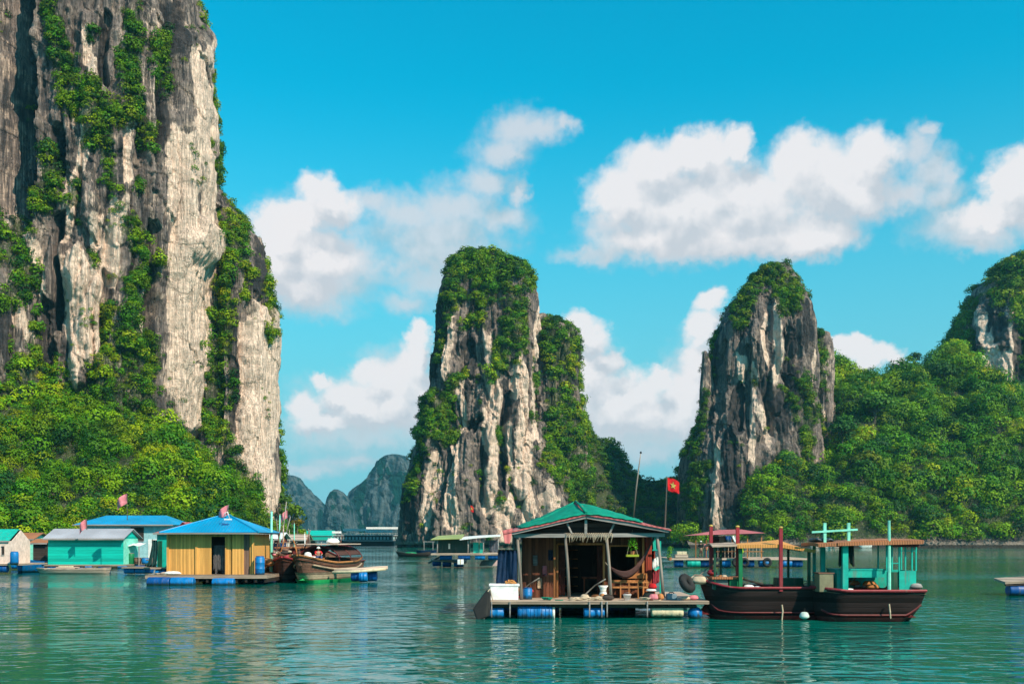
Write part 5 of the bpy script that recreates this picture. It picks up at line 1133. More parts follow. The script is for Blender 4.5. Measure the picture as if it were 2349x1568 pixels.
def canopy_boat_two():
    Y = 36.7
    t = T('wooden_boat', 'dark wooden boat with turquoise cabin and brown canopy, farthest right', 'boat', 1870, 1422, Y, 'dark canopy boats moored at the raft', z=0.0)
    L = t.x(2090); sh = lambda q: 1.12 + 0.10 * max(0, (0.25 - q) / 0.25); ke = lambda q: -0.35 + 0.5 * max(0, (0.15 - q) / 0.15) ** 2 + 0.62 * max(0, (q - 0.86) / 0.14) ** 1.3
    mb, rail, vs = hull_mb(L, 2.1, sh, ke, 0.22, 0.15, stern=0.9)
    h = t.part('hull', mb, 'navy', smooth=True)
    for s in (-1, 1): t.part('rub_rail', MB().tube(rail(s, .02), 0.055, 6), 'crimson', h); t.part('strake', MB().tube([vs[i * 11 + (5 + s * 3)] for i in range(1, 22)], 0.04, 6), 'darkred', h)
    t.part('keel_band', hull_mb(L - .35, 2.13, lambda q: 0.17, ke, 0.22, 0.1, stern=.9)[0], 'darkred', h, smooth=True)
    t.part('deck', MB().sheet([[(p[0], p[1] * f, p[2] - 0.10) for p in rail(1)] for f in (-.97, 0, .97)], 0.03), 'brownhull')
    t.part('rudder', MB().tube([t.p(2015, 1380, -1.05), t.p(2016, 1398, -1.1), t.p(2018, 1412, -1.05)], .028, 6), 'rope')
    cb = t.part('cabin', MB().box(t.x(1908), t.x(2016), -.6, -.56, t.z(1322), t.z(1306)).box(t.x(1908), t.x(1926), -.6, -.56, t.z(1349), t.z(1322)).box(t.x(1908), t.x(1911), -.56, .6, t.z(1349), t.z(1306)).box(t.x(1911), t.x(2020), .56, .6, t.z(1349), t.z(1306)).box(t.x(1906), t.x(2018), -.62, .62, t.z(1306) + .002, t.z(1303)), 'teal')
    t.part('wheelhouse', MB().box(t.x(2046), t.x(2084), -.7, -.66, t.z(1349), t.z(1307)).box(t.x(2080), t.x(2084), -.66, .7, t.z(1349), t.z(1307)).box(t.x(2018), t.x(2080), .66, .7, t.z(1349), t.z(1307)), 'teal')
    t.part('doorway', MB().box(t.x(2020), t.x(2045), -.66, -.60, t.z(1349), t.z(1310)), 'darkgreen')
    wf = MB()
    for px in (2018, 2030, 2046, 2060, 2075, 2084): wf.bar(t.p(px, 1307, -.68), t.p(px, 1246, -.68), .05)
    for px in (2030, 2060, 2084): wf.bar(t.p(px, 1307, .68), t.p(px, 1246, .68), .05)
    wf.bar(t.p(2018, 1290, -.68), t.p(2046, 1290, -.68), .04); wf.bar(t.p(2046, 1262, -.68), t.p(2084, 1262, -.68), .03); t.part('window_frame', wf, 'teal')
    for (px, y, w) in ((1881, .7, .10), (1890, .2, .12), (1904, .75, .10), (1922, -.75, .20)): t.bar('post', (px, 1350, y), (px, 1246, y), w, 'teal', round_=False)
    c = t.part('canopy', roof_sheet([t.p(1857, 1246, -1.05), t.p(1900, 1244, -1.05), t.p(1960, 1239, -1.05), t.p(2030, 1238, -1.05), t.p(2092, 1238, -1.05)], [t.p(1857, 1246, 1.05), t.p(1900, 1244, 1.05), t.p(1960, 1239, 1.05), t.p(2030, 1238, 1.05), t.p(2092, 1238, 1.05)], .12, 24, 6, .008,
                                  [t.p(1857, 1242, 0), t.p(1900, 1240, 0), t.p(1960, 1236, 0), t.p(2030, 1234, 0), t.p(2090, 1235, 0)]), 'brownroof')
    t.part('canopy_edge', MB().bar(t.p(1900, 1247, -1.07), t.p(2090, 1243, -1.07), .04, .12), 'brownroof', c)
    t.part('eave_board', MB().bar(t.p(2030, 1249, -.8), t.p(2088, 1249, -.8), .04, .14), 'darkred'); t.part('eave_board', MB().bar(t.p(1870, 1250, -.8), t.p(1930, 1250, -.8), .04, .10), 'darkred')
    fr = MB()
    for px in (1882, 1936): fr.bar(t.p(px, 1246, -.5), t.p(px, 1199, -.5), .10)
    fr.bar(t.p(1936, 1262, -.5), t.p(1942, 1288, -.5), .06); fr.bar(t.p(1852, 1220, -.55), t.p(1955, 1214, -.55), .07, .07); t.part('goal_frame', fr, MAT['mint'])
    t.part('mast', MB().tube([t.p(2016, 1350, -1.0), t.p(2016, 1194, -1.0)], [.07, .05], 8), 'mint')
    return t


canopy_boat_one(); canopy_boat_two()
t = T('tarp', 'folded dark blue tarp lying on left end of the brown canopy', 'tarp', 1882, 1240, 36.7); t.root.location.z += .03
g = [[(t.x(1864 + 38 * i / 10), -.5 + 1.0 * j / 5, .05 + .03 * math.sin(i * 1.7 + j)) for i in range(11)] for j in range(6)]
t.part('sheet', MB().sheet(g, .09), 'deepblue', smooth=True); t.part('rope', MB().tube([t.p(1866, 1236, -.3), t.p(1900, 1236, -.3)], .015, 5), 'rope')
t = T('hanging_cloth', 'black ragged cloth hanging under the brown canopy', 'cloth', 1942, 1295, 36.0)
g = [[(t.x(1925 + 34 * i / 12 + 2 * (j / 8) * (i / 6 - 1)), .06 * math.sin(i * 1.6), t.z(1250 + (44 + 5 * math.sin(i * 1.3)) * j / 8)) for i in range(13)] for j in range(9)]
t.part('cloth', MB().sheet(g, .015), 'blackcloth', smooth=True); t.part('peg', MB().tube([t.p(1924, 1250), t.p(1960, 1250)], .02, 5), 'greywood')
t = T('crate', 'weathered grey brown box at bow of turquoise cabin boat', 'box', 1882, 1352, 36.7, z=1.06)
t.part('body', MB().box(t.x(1866), t.x(1898), -.7, -.1, 0, .66), paint('old_box_paint', (0.22, 0.20, 0.12), wear=.8), bevel=.02); t.part('lid', MB().box(t.x(1864), t.x(1900), -.72, -.08, .662, .70), 'brownhull')
t = T('foam_block', 'white foam slab in the low opening of turquoise cabin', 'foam block', 1935, 1340, 36.3, z=1.04)
t.part('slab', MB().box(-.28, .28, -.25, .1, 0, .14), 'foam', bevel=.02)
t = T('foam_block', 'white foam lumps on deck between green and red posts', 'foam block', 1724, 1345, 37.2, z=1.08)
t.part('slab', lump((-.1, 0, .10), .14, 1.6, 1, .7), 'foam', smooth=True); t.part('slab', lump((.22, 0, .08), .11, 1.4, 1, .7), 'foam', smooth=True)
t = T('rope_coil', 'pale rope coil on deck beside the last green post', 'rope', 1858, 1345, 37.2, z=1.08)
t.part('coil', MB().tube([(math.cos(a) * (.16 + .004 * a), math.sin(a) * .14, .03 + .028 * a / 2) for a in [i * .5 for i in range(44)]], .02, 5), 'rope'); t.part('end', MB().tube([(.2, 0, .3), (.05, -.1, .5), (.3, -.1, .55)], .02, 5), 'rope')
t = T('fender', 'small grey white plastic fender hung between the two dark boats', 'fender', 1845, 1406, 36.3, z=.05)
t.part('float', lump((0, 0, .14), .15, 1.2, 1, .9), paint('grey_white_plastic', (0.55, 0.66, 0.62)), smooth=True); t.part('ring', MB().tube([(0, 0, .3), (0, 0, .4), (.05, 0, .36)], .02, 5), 'black')
tyre('worn dark tyre hung tilted at the bow of the orange canopy boat', 1576, 1337, 37.2, 0.40, 0.15, (math.radians(-30), math.radians(0), math.radians(50)))
t = T('fishing_net', 'beige net bundled on the bow of the orange canopy boat', 'net', 1606, 1338, 37.4, z=1.35)
t.part('mesh', lump((0, 0, .08), .22, 1.5, 1, .7), 'rope', smooth=True); t.part('cord', MB().tube([(-.4, 0, .1), (-.2, 0, .28), (.1, 0, .26), (.3, 0, .1)], .03, 6), 'pinkwood')


# ------------------------------------------------------------------ yellow house with blue roof
def drums(t, items, default='blue'):
    for (px, py, r, l, y, *m) in items:
        t.part('float_drum', barrel_mb((t.x(px), y, t.z(py)), r, l), m[0] if m else default, smooth=True)


def yellow_house():
    Y = 65.5
    t = T('floating_house', 'yellow board cabin with bright blue hip roof on a raft', 'floating house', 480, 1340, Y, z=0.0)
    t.box('deck', 345, 620, 1317, 1325, -1.0, 6.5, 'deck', bevel=.02)
    m = MB()
    for px in range(350, 616, 22): m.box(t.x(px), t.x(px + 5), -.9, 6.3, t.z(1333), t.z(1325) - .004)
    t.part('raft_beam', m, 'darkwood')
    drums(t, [(357, 1333, .35, 1.45, -1.38, 'deepblue'), (409, 1333, .34, 1.5, -1.38), (502, 1334, .31, 1.4, -1.34), (345, 1333, .33, 1.2, 2.5, 'deepblue'), (440, 1333, .33, 1.2, 2.5, 'deepblue'), (520, 1333, .33, 1.2, 3.0, 'deepblue'), (570, 1333, .33, 1.2, 1.0, 'deepblue')])
    zd, ze = t.z(1317) + .003, t.z(1222)
    y0, y1 = .3, 5.2
    t.part('wall', MB().box(t.x(382), t.x(445), y0, y0 + .07, zd, ze).box(t.x(448), t.x(480), y0 - .06, y0 + .07, zd, ze).box(t.x(516), t.x(526), y0 + .02, y0 + .07, zd, ze).box(t.x(530), t.x(556), y0, y0 + .07, zd, ze).box(t.x(445), t.x(448), y0 + .05, y0 + .07, zd, ze).box(t.x(526), t.x(530), y0 + .1, y0 + .14, zd, ze).box(t.x(480), t.x(516), y0, y0 + .07, t.z(1229), ze), 'yellowwall')
    t.part('wall', MB().box(t.x(570), t.x(574), y0, y1, zd, ze).box(t.x(382), t.x(386), y0 + .07, y1, zd, ze).box(t.x(386), t.x(570), y1 - .07, y1, zd, ze), 'yellowwall')
    dr = t.part('door', MB().box(t.x(556), t.x(570), y0 + .08, y0 + .13, zd, ze), wood('grey_brown_boards', (0.22, 0.13, 0.10), 'z', board=.14))
    t.part('curtain', MB().sheet([[(t.x(483 + 30 * i / 12), y0 + .35 + .05 * math.sin(i * 2.2), t.z(1250 + 66 * j / 4)) for i in range(13)] for j in range(5)], .01), cloth('grey_curtain', (0.16, 0.15, 0.16)), smooth=True)
    t.part('room', MB().box(t.x(388), t.x(568), 2.5, 2.55, zd, ze), 'inside')  # dark panel across the cabin, interior shade put into its colour
    f = MB()
    for px in (481, 515): f.bar(t.p(px, 1316.8, y0 - .03), t.p(px, 1229, y0 - .03), .06)
    f.bar(t.p(480, 1229, y0 - .03), t.p(516, 1229, y0 - .03), .06); t.part('door_frame', f, 'yellowwall')
    for px in (382, 448, 578): t.bar('corner_post', (px, 1316.8, y0 - .04), (px, 1224, y0 - .04), .13, 'yellowwall', round_=False)
    e0 = [t.p(374, 1221, -.55), t.p(440, 1221, -.55), t.p(541, 1221, -.55), t.p(598, 1220, -.55)]
    rd = t.part('roof', MB().add([t.p(372, 1221, -.55), t.p(598, 1220, -.55), t.p(600, 1221, 6.0), t.p(370, 1221, 6.0), t.p(490, 1178, 2.6), t.p(496, 1178, 2.9)], [(0, 1, 5, 4), (1, 2, 5), (2, 3, 4, 5), (3, 0, 4), (3, 2, 1, 0)]), 'cyanroof')
    t.part('ridge_cap', MB().tube([t.p(598, 1219.5, -.56), t.p(496, 1177, 2.8)], .06, 6).tube([t.p(372, 1220.5, -.56), t.p(490, 1177, 2.6)], .06, 6), 'cyanroof', rd)
    t.part('fascia', MB().box(t.x(374), t.x(597), -.54, -.50, t.z(1224.5), t.z(1221) - .004).box(t.x(594), t.x(596), -.5, 5.8, t.z(1224.5), t.z(1221) - .004), 'greywood')


yellow_house()


def sit(name, label, cat, px, py, Y, z, y=0.0, group=None):
    t = T(name, label, cat, px, py, Y, group, z=z); t.root.location.y += y; return t


DY = CAMZ + (HY - 1317) * 65.5 / F_
t = sit('water_drum', 'upright blue drum beside the yellow cabin', 'drum', 597, 1316, 65.5, DY + .002, -.1)
t.part('body', MB().lathe((0, 0, 0), [(.29, 0), (.31, .03), (.31, .36), (.33, .39), (.31, .42), (.31, .76), (.33, .79), (.31, .82), (.31, 1.08), (.27, 1.16), (.24, 1.17)], 20), 'blue', smooth=True); t.part('lid', MB().lathe((0, 0, 1.172), [(.25, 0), (.26, .02), (.25, .05), (.05, .06)], 20), 'deepblue')
t = sit('canvas_bundle', 'white canvas bundle lying on deck before the yellow cabin', 'bundle', 402, 1316, 65.5, DY + .002, -.5)
t.part('roll', lump((0, 0, .12), .2, 2.8, 1, .6), 'whitecloth', smooth=True); t.part('roll', lump((-.5, .1, .09), .15, 2.5, 1, .6), 'pinkwood', smooth=True)

# flags on the left
G = 'red flags over the floating village'
star_flag('flag', 'faded pink flag high above the long blue roof', 292, 1132, 84, .95, .8, G, True, True, 1192, 0, star=False)
star_flag('flag', 'pink flag flying at the peak of blue hip roof', 519, 1158, 67.5, .75, .62, G, True, True, 1180, 6, star=False)
star_flag('flag', 'small pink flag hanging in front of long blue roof', 199, 1190, 86, .7, .75, G, True, True, 1214, 0, star=False)
star_flag('flag', 'tiny pink flag before pale cliff foot right of blue hip roof', 660, 1170, 110, .8, .8, G, True, True, 1225, 0, star=False)
star_flag('flag', 'tiny red flag before the foot of the middle pillar', 1079, 1158, 104, .32, .6, G, False, False, 1222)
t = T('roof_bracket', 'small white bent pipe on the right slope of blue hip roof', 'pipe', 519, 1184, 66.0)
t.part('pipe', MB().tube([t.p(513, 1187), t.p(516, 1176), t.p(522, 1173), t.p(527, 1190)], .035, 6), 'white', smooth=True); t.part('base', MB().box(t.x(515), t.x(530), -.1, .2, t.z(1192), t.z(1189)), 'white')


# ------------------------------------------------------------------ huts on the left
def hut(name, label, px0, px1, base, eave, ridge, Y, depth, wallm, roofm, over=0.35, water=None, rx0=None, rx1=None, hip=0.0, deckm='deck', dk=(8, 8), door=None, windows=(), winm='inside', side=True, drums_=True, shed=False, wwall=None):
    """a hut on a raft: ridge runs along x; pixel heights of deck, eave and ridge on the photograph sheet"""
    t = T(name, label, 'floating hut', (px0 + px1) / 2, base, Y, z=0.0)
    zb, ze, zr = t.z(base), t.z(eave), t.z(ridge); x0, x1 = t.x(px0), t.x(px1)
    t.part('deck', MB().box(x0 - dk[0] * t.k, x1 + dk[1] * t.k, -.7, depth + .6, zb - .12, zb - .003), deckm)
    if drums_:
        n = max(2, int((x1 - x0) / 1.7))
        for i in range(n): t.part('float_drum', barrel_mb((x0 + (x1 - x0) * (i + .1) / n, -.35, max(.02, zb - .12 - .30)), .3, .95), 'deepblue' if i % 2 else 'blue', smooth=True)
    w = MB(); w.box(x0, x1, 0, .06, zb, ze).box(x0, x0 + .06, .06, depth, zb, ze).box(x1 - .06, x1, .06, depth, zb, ze).box(x0 + .06, x1 - .06, depth - .06, depth, zb, ze)
    if not shed and not hip:
        for xx in (x0 + .002, x1 - .062): w.add([(xx, .05, ze), (xx, depth - .05, ze), (xx, depth / 2, zr - .05), (xx + .06, .05, ze), (xx + .06, depth - .05, ze), (xx + .06, depth / 2, zr - .05)], [(0, 1, 2), (3, 5, 4), (0, 2, 5, 3), (1, 4, 5, 2)])
    t.part('wall', w, wallm)
    if wwall: t.part('wall', MB().box(x1 + .002, x1 + .02, .02, depth - .02, zb + .02, ze), wwall)
    a, b = (t.x(rx0) if rx0 else x0 - over), (t.x(rx1) if rx1 else x1 + over); h = hip
    mb = MB().add([(a, -over, ze), (b, -over, ze), (b, depth + over, ze), (a, depth + over, ze), (a + h, depth / 2, zr), (b - h, depth / 2, zr)], [(0, 1, 5, 4), (2, 3, 4, 5), (1, 2, 5), (3, 0, 4)] + ([(3, 2, 1, 0)] if hip else []))
    if not hip:
        mb = MB().add([(a, -over, ze), (b, -over, ze), (b, depth / 2, zr), (a, depth / 2, zr), (a, -over, ze + .06), (b, -over, ze + .06), (b, depth / 2, zr + .06), (a, depth / 2, zr + .06)], [(0, 1, 2, 3), (7, 6, 5, 4), (0, 4, 5, 1), (1, 5, 6, 2), (3, 2, 6, 7), (0, 3, 7, 4)])
        mb.add([(a, depth / 2, zr), (b, depth / 2, zr), (b, depth + over, ze), (a, depth + over, ze), (a, depth / 2, zr + .061), (b, depth / 2, zr + .061), (b, depth + over, ze + .06), (a, depth + over, ze + .06)], [(0, 1, 2, 3), (7, 6, 5, 4), (0, 4, 5, 1), (1, 5, 6, 2), (3, 2, 6, 7), (0, 3, 7, 4)])
    t.part('roof', mb, roofm)
    t.part('fascia', MB().box(a, b, -over - .03, -over - .002, ze - .10, ze + .03), 'greywood')
    for (wx0, wx1, wy0, wy1) in windows:
        wf = t.part('window', MB().box(t.x(wx0), t.x(wx1), -.03, -.002, t.z(wy1), t.z(wy0)), winm)
        t.part('frame', MB().bar((t.x(wx0), -.05, t.z(wy0)), (t.x(wx1), -.05, t.z(wy0)), .06).bar((t.x(wx0), -.05, t.z(wy1)), (t.x(wx1), -.05, t.z(wy1)), .06), 'greywood', wf)
    if door: t.part('door', MB().box(t.x(door[0]), t.x(door[1]), -.035, -.002, zb, t.z(door[2])), door[3])
    return t


k = hut('floating_hut', 'turquoise sheet metal hut under a grey corrugated roof', 110, 283, 1294, 1235, 1213, 88, 3.4, 'tealwall', 'greyroof', .5, rx0=104, rx1=290, wwall='mint', dk=(6, 12))
hut('floating_hut', 'long pale hut under wide blue hip roof behind the turquoise hut', 190, 392, 1290, 1203, 1180, 100, 6.0, 'greywall', 'cyanroof', .6, rx0=172, rx1=402, hip=1.9, windows=[(300, 330, 1208, 1240)], door=(340, 380, 1236, 'white'), dk=(4, 6))
hut('floating_hut', 'narrow turquoise hut with faded red roof against yellow cabin', 360, 400, 1300, 1222, 1196, 72, 3.4, 'teal', 'pinkroof', .3, rx0=354, rx1=470, hip=2.2, door=(362, 372, 1240, 'darkgreen'), dk=(22, 2))
t = hut('floating_hut', 'small pale pink gabled hut at the left frame edge', -40, 27, 1292, 1240, 1214, 84, 3.2, 'palepink', 'teal', .1, windows=[(4, 10, 1252, 1272)], dk=(6, 34), rx0=-44, rx1=22)
hut('floating_hut', 'mint green hut behind the pale pink hut at far left', 30, 74, 1286, 1236, 1222, 96, 3.2, 'mint', 'brownroof', .35, dk=(2, 6), windows=[(42, 62, 1246, 1262)], winm='palepink')
hut('floating_hut', 'small dark open shed left of the turquoise metal hut', 76, 104, 1290, 1245, 1236, 92, 2.6, 'darkwood', 'brownroof', .3, dk=(2, 2))
hut('floating_hut', 'pink roofed low hut behind the brown fishing boat cluster', 592, 640, 1290, 1236, 1222, 82, 3.0, 'darkred', 'white', .3, dk=(2, 2))
hut('floating_hut', 'brown thatched hut among masts behind the fishing boat', 655, 700, 1272, 1238, 1226, 120, 3.0, 'brownhull', 'pinkwood', .3, dk=(6, 10))
hut('fish_farm', 'long low bright teal shelter far away before the mountains', 700, 762, 1238, 1228, 1216, 560, 12, 'teal', 'tealwall', .5, dk=(4, 4), drums_=False)

t = T('plastic_drum', 'blue drum standing between pale pink and mint huts', 'drum', 33, 1292, 83, z=CAMZ + (HY - 1292) * 84 / F_ + .004)
t.part('body', MB().lathe((0, 0, 0), [(.3, 0), (.33, .03), (.33, .9), (.28, 1.0)], 18), 'blue', smooth=True); t.part('lid', MB().lathe((0, 0, 1.0), [(.28, 0), (.29, .03), (.05, .05)], 18), 'deepblue')
t = T('skiff', 'small blue and white skiff between mint hut and dark shed', 'boat', 42, 1288, 89, z=0.0)
t.part('hull', hull_mb(2.4, 1.0, lambda q: .95 + .2 * (1 - q), lambda q: -.1, .3, .3)[0], MAT['blue'], smooth=True); t.part('seat', MB().box(.8, 1.0, -.45, .45, .9, .94), 'white')
t = T('plank_boat', 'flat pinkish plank boat moored before the turquoise metal hut', 'boat', 96, 1315, 84.5, z=0.0)
t.part('hull', hull_mb(t.x(246), 1.3, lambda q: .40 + .28 * abs(q - .45) ** 1.2, lambda q: -.15, .3, .5)[0], 'pinkwood', smooth=True)
t.part('deck', MB().sheet([[(t.x(108) + (t.x(238) - t.x(108)) * i / 10, j * .5, .40 + .02 * math.sin(i * 2 + j)) for i in range(11)] for j in (-1, 0, 1)], .04), 'pinkwood'); t.part('oar', MB().tube([(.8, -.2, .46), (4.6, .1, .5)], .035, 6), 'pole')
t = T('planks_stack', 'stack of bleached boards lying on the flat plank boat', 'boards', 150, 1304, 84.5, z=.42)
t.part('board', MB().box(-.9, .9, -.3, .3, .0, .08).box(-.7, 1.1, -.25, .25, .082, .16), 'pinkwood'); t.part('board', MB().box(-.5, .6, -.2, .2, .162, .24), 'cream')
t = T('awning', 'white canvas awning slung right of the turquoise metal hut', 'awning', 310, 1236, 90)
g = [[(t.x(290 + 40 * i / 8), -1 + 1.6 * j / 4, t.z(1250 - 6 * j / 4) + .05 * math.sin(i * 1.5)) for i in range(9)] for j in range(5)]
t.part('canvas', MB().sheet(g, .03), 'whitecloth', smooth=True); t.part('pole', MB().tube([t.p(292, 1252, -.95), t.p(293, 1296, -.95)], .04, 6), 'pole'); t.part('pole', MB().tube([t.p(328, 1252, -.95), t.p(328, 1296, -.95)], .04, 6), 'pole')
for i, (px, lab, m) in enumerate(((300, 'green drum under the white awning beside turquoise hut', 'green'), (316, 'brown sack pile under the white awning', 'brownhull'), (333, 'blue tub under the white awning nearest the red roofed hut', 'blue'))):
    t = T('tub', lab, 'tub', px, 1296, 89.5, z=CAMZ + (HY - 1294) * 88 / F_ + .002)
    t.part('body', MB().lathe((0, 0, 0), [(.26, 0), (.3, .05), (.32, .5 + .35 * (i == 0)), (.28, .55 + .4 * (i == 0))], 16), m, smooth=True); t.part('rim', MB().lathe((0, 0, .55 + .4 * (i == 0)), [(.29, 0), (.31, .03), (.28, .05)], 16), 'greywood')
t = T('raft', 'low plank raft on blue drums before the white awning', 'raft', 320, 1310, 84, z=0.0)
t.box('deck', 285, 352, 1299, 1302, -.6, 1.6, 'deck'); drums(t, [(286, 1307, .28, .9, 0), (312, 1307, .28, 1.1, 0), (334, 1307, .28, .6, 0, 'deepblue')])
t = T('dark_canvas', 'dark green canvas draped beside narrow turquoise hut', 'canvas', 378, 1300, 71, z=CAMZ + (HY - 1300) * 72 / F_ + .002)
g = [[(t.x(366 - 12 * (j / 8) ** 1.5 + (12 + 10 * j / 8) * i / 9), .08 * math.sin(i * 2) - .5, t.z(1238 + 60 * j / 8)) for i in range(10)] for j in range(9)]
t.root.location.x -= .35
t.part('sheet', MB().sheet(g, .03), cloth('dark_green_canvas', (0.01, 0.05, 0.05)), smooth=True); t.part('pole', MB().tube([t.p(366, 1236, -.45), t.p(366, 1299, -.45)], .04, 6), 'pole')


# ------------------------------------------------------------------ brown fishing boats with an arched shelter
t = T('fishing_boat', 'brown wooden fishing boat with arched shelter and green waterline', 'fishing boat', 697, 1336, 66.5, z=0.0)
t.root.rotation_euler = (0, 0, math.radians(79))
sh = lambda q: 1.35 + .75 * (1 - q) ** 3 * 0 + .55 * max(0, (.35 - q) / .35) ** 1.6 + .25 * max(0, (q - .7) / .3) ** 2; ke = lambda q: -.5 + .9 * max(0, (.12 - q) / .12) ** 2
mb, rail, vs = hull_mb(7.6, 3.2, sh, ke, .45, 1.0)
h = t.part('hull', mb, 'brownhull', smooth=True); t.part('waterline_band', hull_mb(7.5, 3.24, lambda q: .22, ke, .45, .5)[0], MAT['brightgreen'], h, smooth=True); t.part('waterline_band', hull_mb(7.55, 3.22, lambda q: .72, ke, .45, .75)[0], 'palehull', h, smooth=True)
for s in (-1, 1): t.part('rub_rail', MB().tube(rail(s, .02), .07, 6), 'orangewood', h); t.part('rub_rail', MB().tube([(p[0], p[1], p[2] - .45) for p in rail(s, -.02)][2:], .05, 6), 'palehull', h)
t.part('deck', MB().sheet([[(p[0], p[1] * f, p[2] - .25) for p in rail(1)] for f in (-.96, 0, .96)], .04), 'redwood')
g = [[(2.6 + 4.6 * i / 10, 1.5 * math.cos(a), 1.5 + .95 * math.sin(a)) for i in range(11)] for a in [math.pi * (.12 + .76 * j / 14) for j in range(15)]]
t.part('shelter', MB().sheet(g, .06), wood('woven_mat', (0.075, 0.035, 0.03), 'x', board=.3), smooth=True)
for xx in (2.6, 4.9, 7.2): t.part('hoop', MB().tube([(xx, 1.53 * math.cos(a), 1.48 + 1.0 * math.sin(a)) for a in [math.pi * j / 12 for j in range(13)]], .04, 6), 'darkred')
t.part('roof_boards', MB().box(2.3, 7.0, -1.5, 1.5, 2.56, 2.62), 'pinkwood'); t.part('cargo', lump((4.0, -.5, 2.8), .3, 2, 1.5, .7), 'whitecloth', smooth=True)
t.part('bow_post', MB().bar((-.6, 0, 1.2), (-.9, 0, 2.3), .16), 'brownhull'); t.part('thwart', MB().box(1.0, 1.2, -1.0, 1.0, 1.62, 1.68), 'orangewood')
t = T('fishing_boat', 'second dark brown hull crowding left of arched shelter boat', 'fishing boat', 652, 1332, 68, z=0.0)
t.root.rotation_euler = (0, 0, math.radians(96))
mb, rail, vs = hull_mb(7.0, 2.6, lambda q: 1.25 + .5 * max(0, (.4 - q) / .4) ** 1.6, lambda q: -.5 + .8 * max(0, (.12 - q) / .12) ** 2, .45, .9); h = t.part('hull', mb, wood('dark_brown_hull', (0.075, 0.035, 0.03), 'x', board=.12), smooth=True)
for s in (-1, 1): t.part('rub_rail', MB().tube(rail(s, .02), .07, 6), 'crimson', h)
t.part('deck', MB().sheet([[(p[0], p[1] * f, p[2] - .2) for p in rail(1)] for f in (-.96, 0, .96)], .04), 'redwood')
t.part('cabin', MB().box(3.2, 5.8, -.9, .9, 1.1, 2.3), 'darkred', bevel=.04); t.part('cabin_roof', MB().box(3.0, 6.0, -1.05, 1.05, 2.3, 2.38), 'brownroof')
for i, y in enumerate((-.8, .8)): t.part('gallows', MB().bar((2.8, y, 1.1), (2.8, y * .4, 2.9), .08), 'orangewood')
t = T('fishing_boat', 'third brown boat showing only its dark stern right of shelter boat', 'fishing boat', 752, 1300, 76, z=0.0)
t.root.rotation_euler = (0, 0, math.radians(80))
mb, rail, vs = hull_mb(6.0, 2.2, lambda q: 1.2 + .9 * max(0, (.4 - q) / .4) ** 1.6, lambda q: -.4, .45, .6); h = t.part('hull', mb, 'brownhull', smooth=True); t.part('rub_rail', MB().tube(rail(-1, .02), .06, 6), 'darkred', h)
t.part('net_frame', MB().tube([(.5, .6, 1.4), (.4, .7, 2.6), (.8, .8, 2.7)], .04, 6), 'pole'); t.part('fender', MB().tube([(math.cos(a) * .35 + .2, -.95, math.sin(a) * .35 + 1.0) for a in [i * math.pi / 8 for i in range(16)]], .11, 8, True), 'black', smooth=True)
person('person in white cap and red shirt squatting in the brown boat', 730, 1304, 67.4, 'sit', 'redcloth', 'denim', math.radians(20), 'whitecloth', z=1.32)
t = T('cloth_bundle', 'bright white cloth thrown over gear in the arched boat', 'cloth', 706, 1296, 68.3, z=1.3)
t.part('cloth', lump((0, 0, .4), .26, 1.2, .8, 1.4), 'whitecloth', smooth=True); t.part('fold', lump((.32, .05, .36), .16, 2.0, .8, .7), 'whitecloth', smooth=True)
for (px, lab, m, r) in ((672, 'orange brown net pile on the bow of the arched boat', 'orangewood', .34), (688, 'pale grey box in the middle of arched boat', 'greywall', .3), (655, 'reddish crate heap on the dark brown hull', 'crimson', .34), (612, 'orange nets heaped behind the upright blue drum', 'orangewood', .42)):
    t = T('gear_heap', lab, 'fishing gear', px, 1300, 70.5 if px > 620 else 68.5, z=1.5 if px > 620 else 1.2); t.part('heap', lump((0, 0, .15), r, 1.4, 1, .7), m, smooth=True); t.part('cord', MB().tube([(-r, 0, .1), (0, -r * .8, .36), (r, 0, .1)], .03, 5), 'rope')
t = T('green_float', 'round bright green float hung at right of arched boat', 'float', 768, 1252, 72, z=2.3)
t.part('ball', lump((0, 0, 0), .32, 1, 1, 1), 'brightgreen', smooth=True); t.part('cord', MB().tube([(0, 0, .3), (-.3, .1, .8)], .02, 5), 'rope')

# masts and poles
MG = 'thin poles standing over the fishing boats'
for (x0, y0, x1, y1, Yp, r, m, lab) in (
        (622, 1310, 623, 1172, 69, .11, 'mint', 'thick pale green mast right of the blue hip roof'), (641, 1290, 642, 1180, 78, .07, 'mint', 'thin pale green mast right of the thick green mast'),
        (646, 1240, 657, 1152, 84, .06, 'pole', 'long leaning bamboo pole before the round shore tree'), (654, 1230, 666, 1186, 86, .05, 'pole', 'short leaning bamboo pole below the round shore tree'),
        (650, 1290, 650, 1205, 80, .08, 'pinkwood', 'bare pinkish post behind the dark brown hull'), (675, 1270, 675, 1200, 90, .06, 'mint', 'slim pale post among the brown thatched roofs'),
        (700, 1290, 699, 1222, 76, .05, 'white', 'short white post above the arched shelter'), (745, 1262, 757, 1236, 74, .05, 'pole', 'slanting stick at the stern of arched boat'), (664, 1262, 664, 1215, 92, .05, 'pinkwood', 'thin pinkish pole left of the slim pale post')):
    t = T('pole', lab, 'pole', x0, y0, Yp, MG); t.part('shaft', MB().tube([(0, 0, 0), t.p((x0 + x1) / 2, (y0 + y1) / 2), t.p(x1, y1)], [r, r * .85, r * .6], 8), m, smooth=True); t.part('tip', MB().lathe(t.p(x1, y1 + 1), [(r * .5, 0), (r * .9, .05), (r * .3, .12)], 8), 'greywood')
t = T('clothes_line', 'dark blue and purple washing hung left of fishing boats', 'washing', 640, 1262, 74)
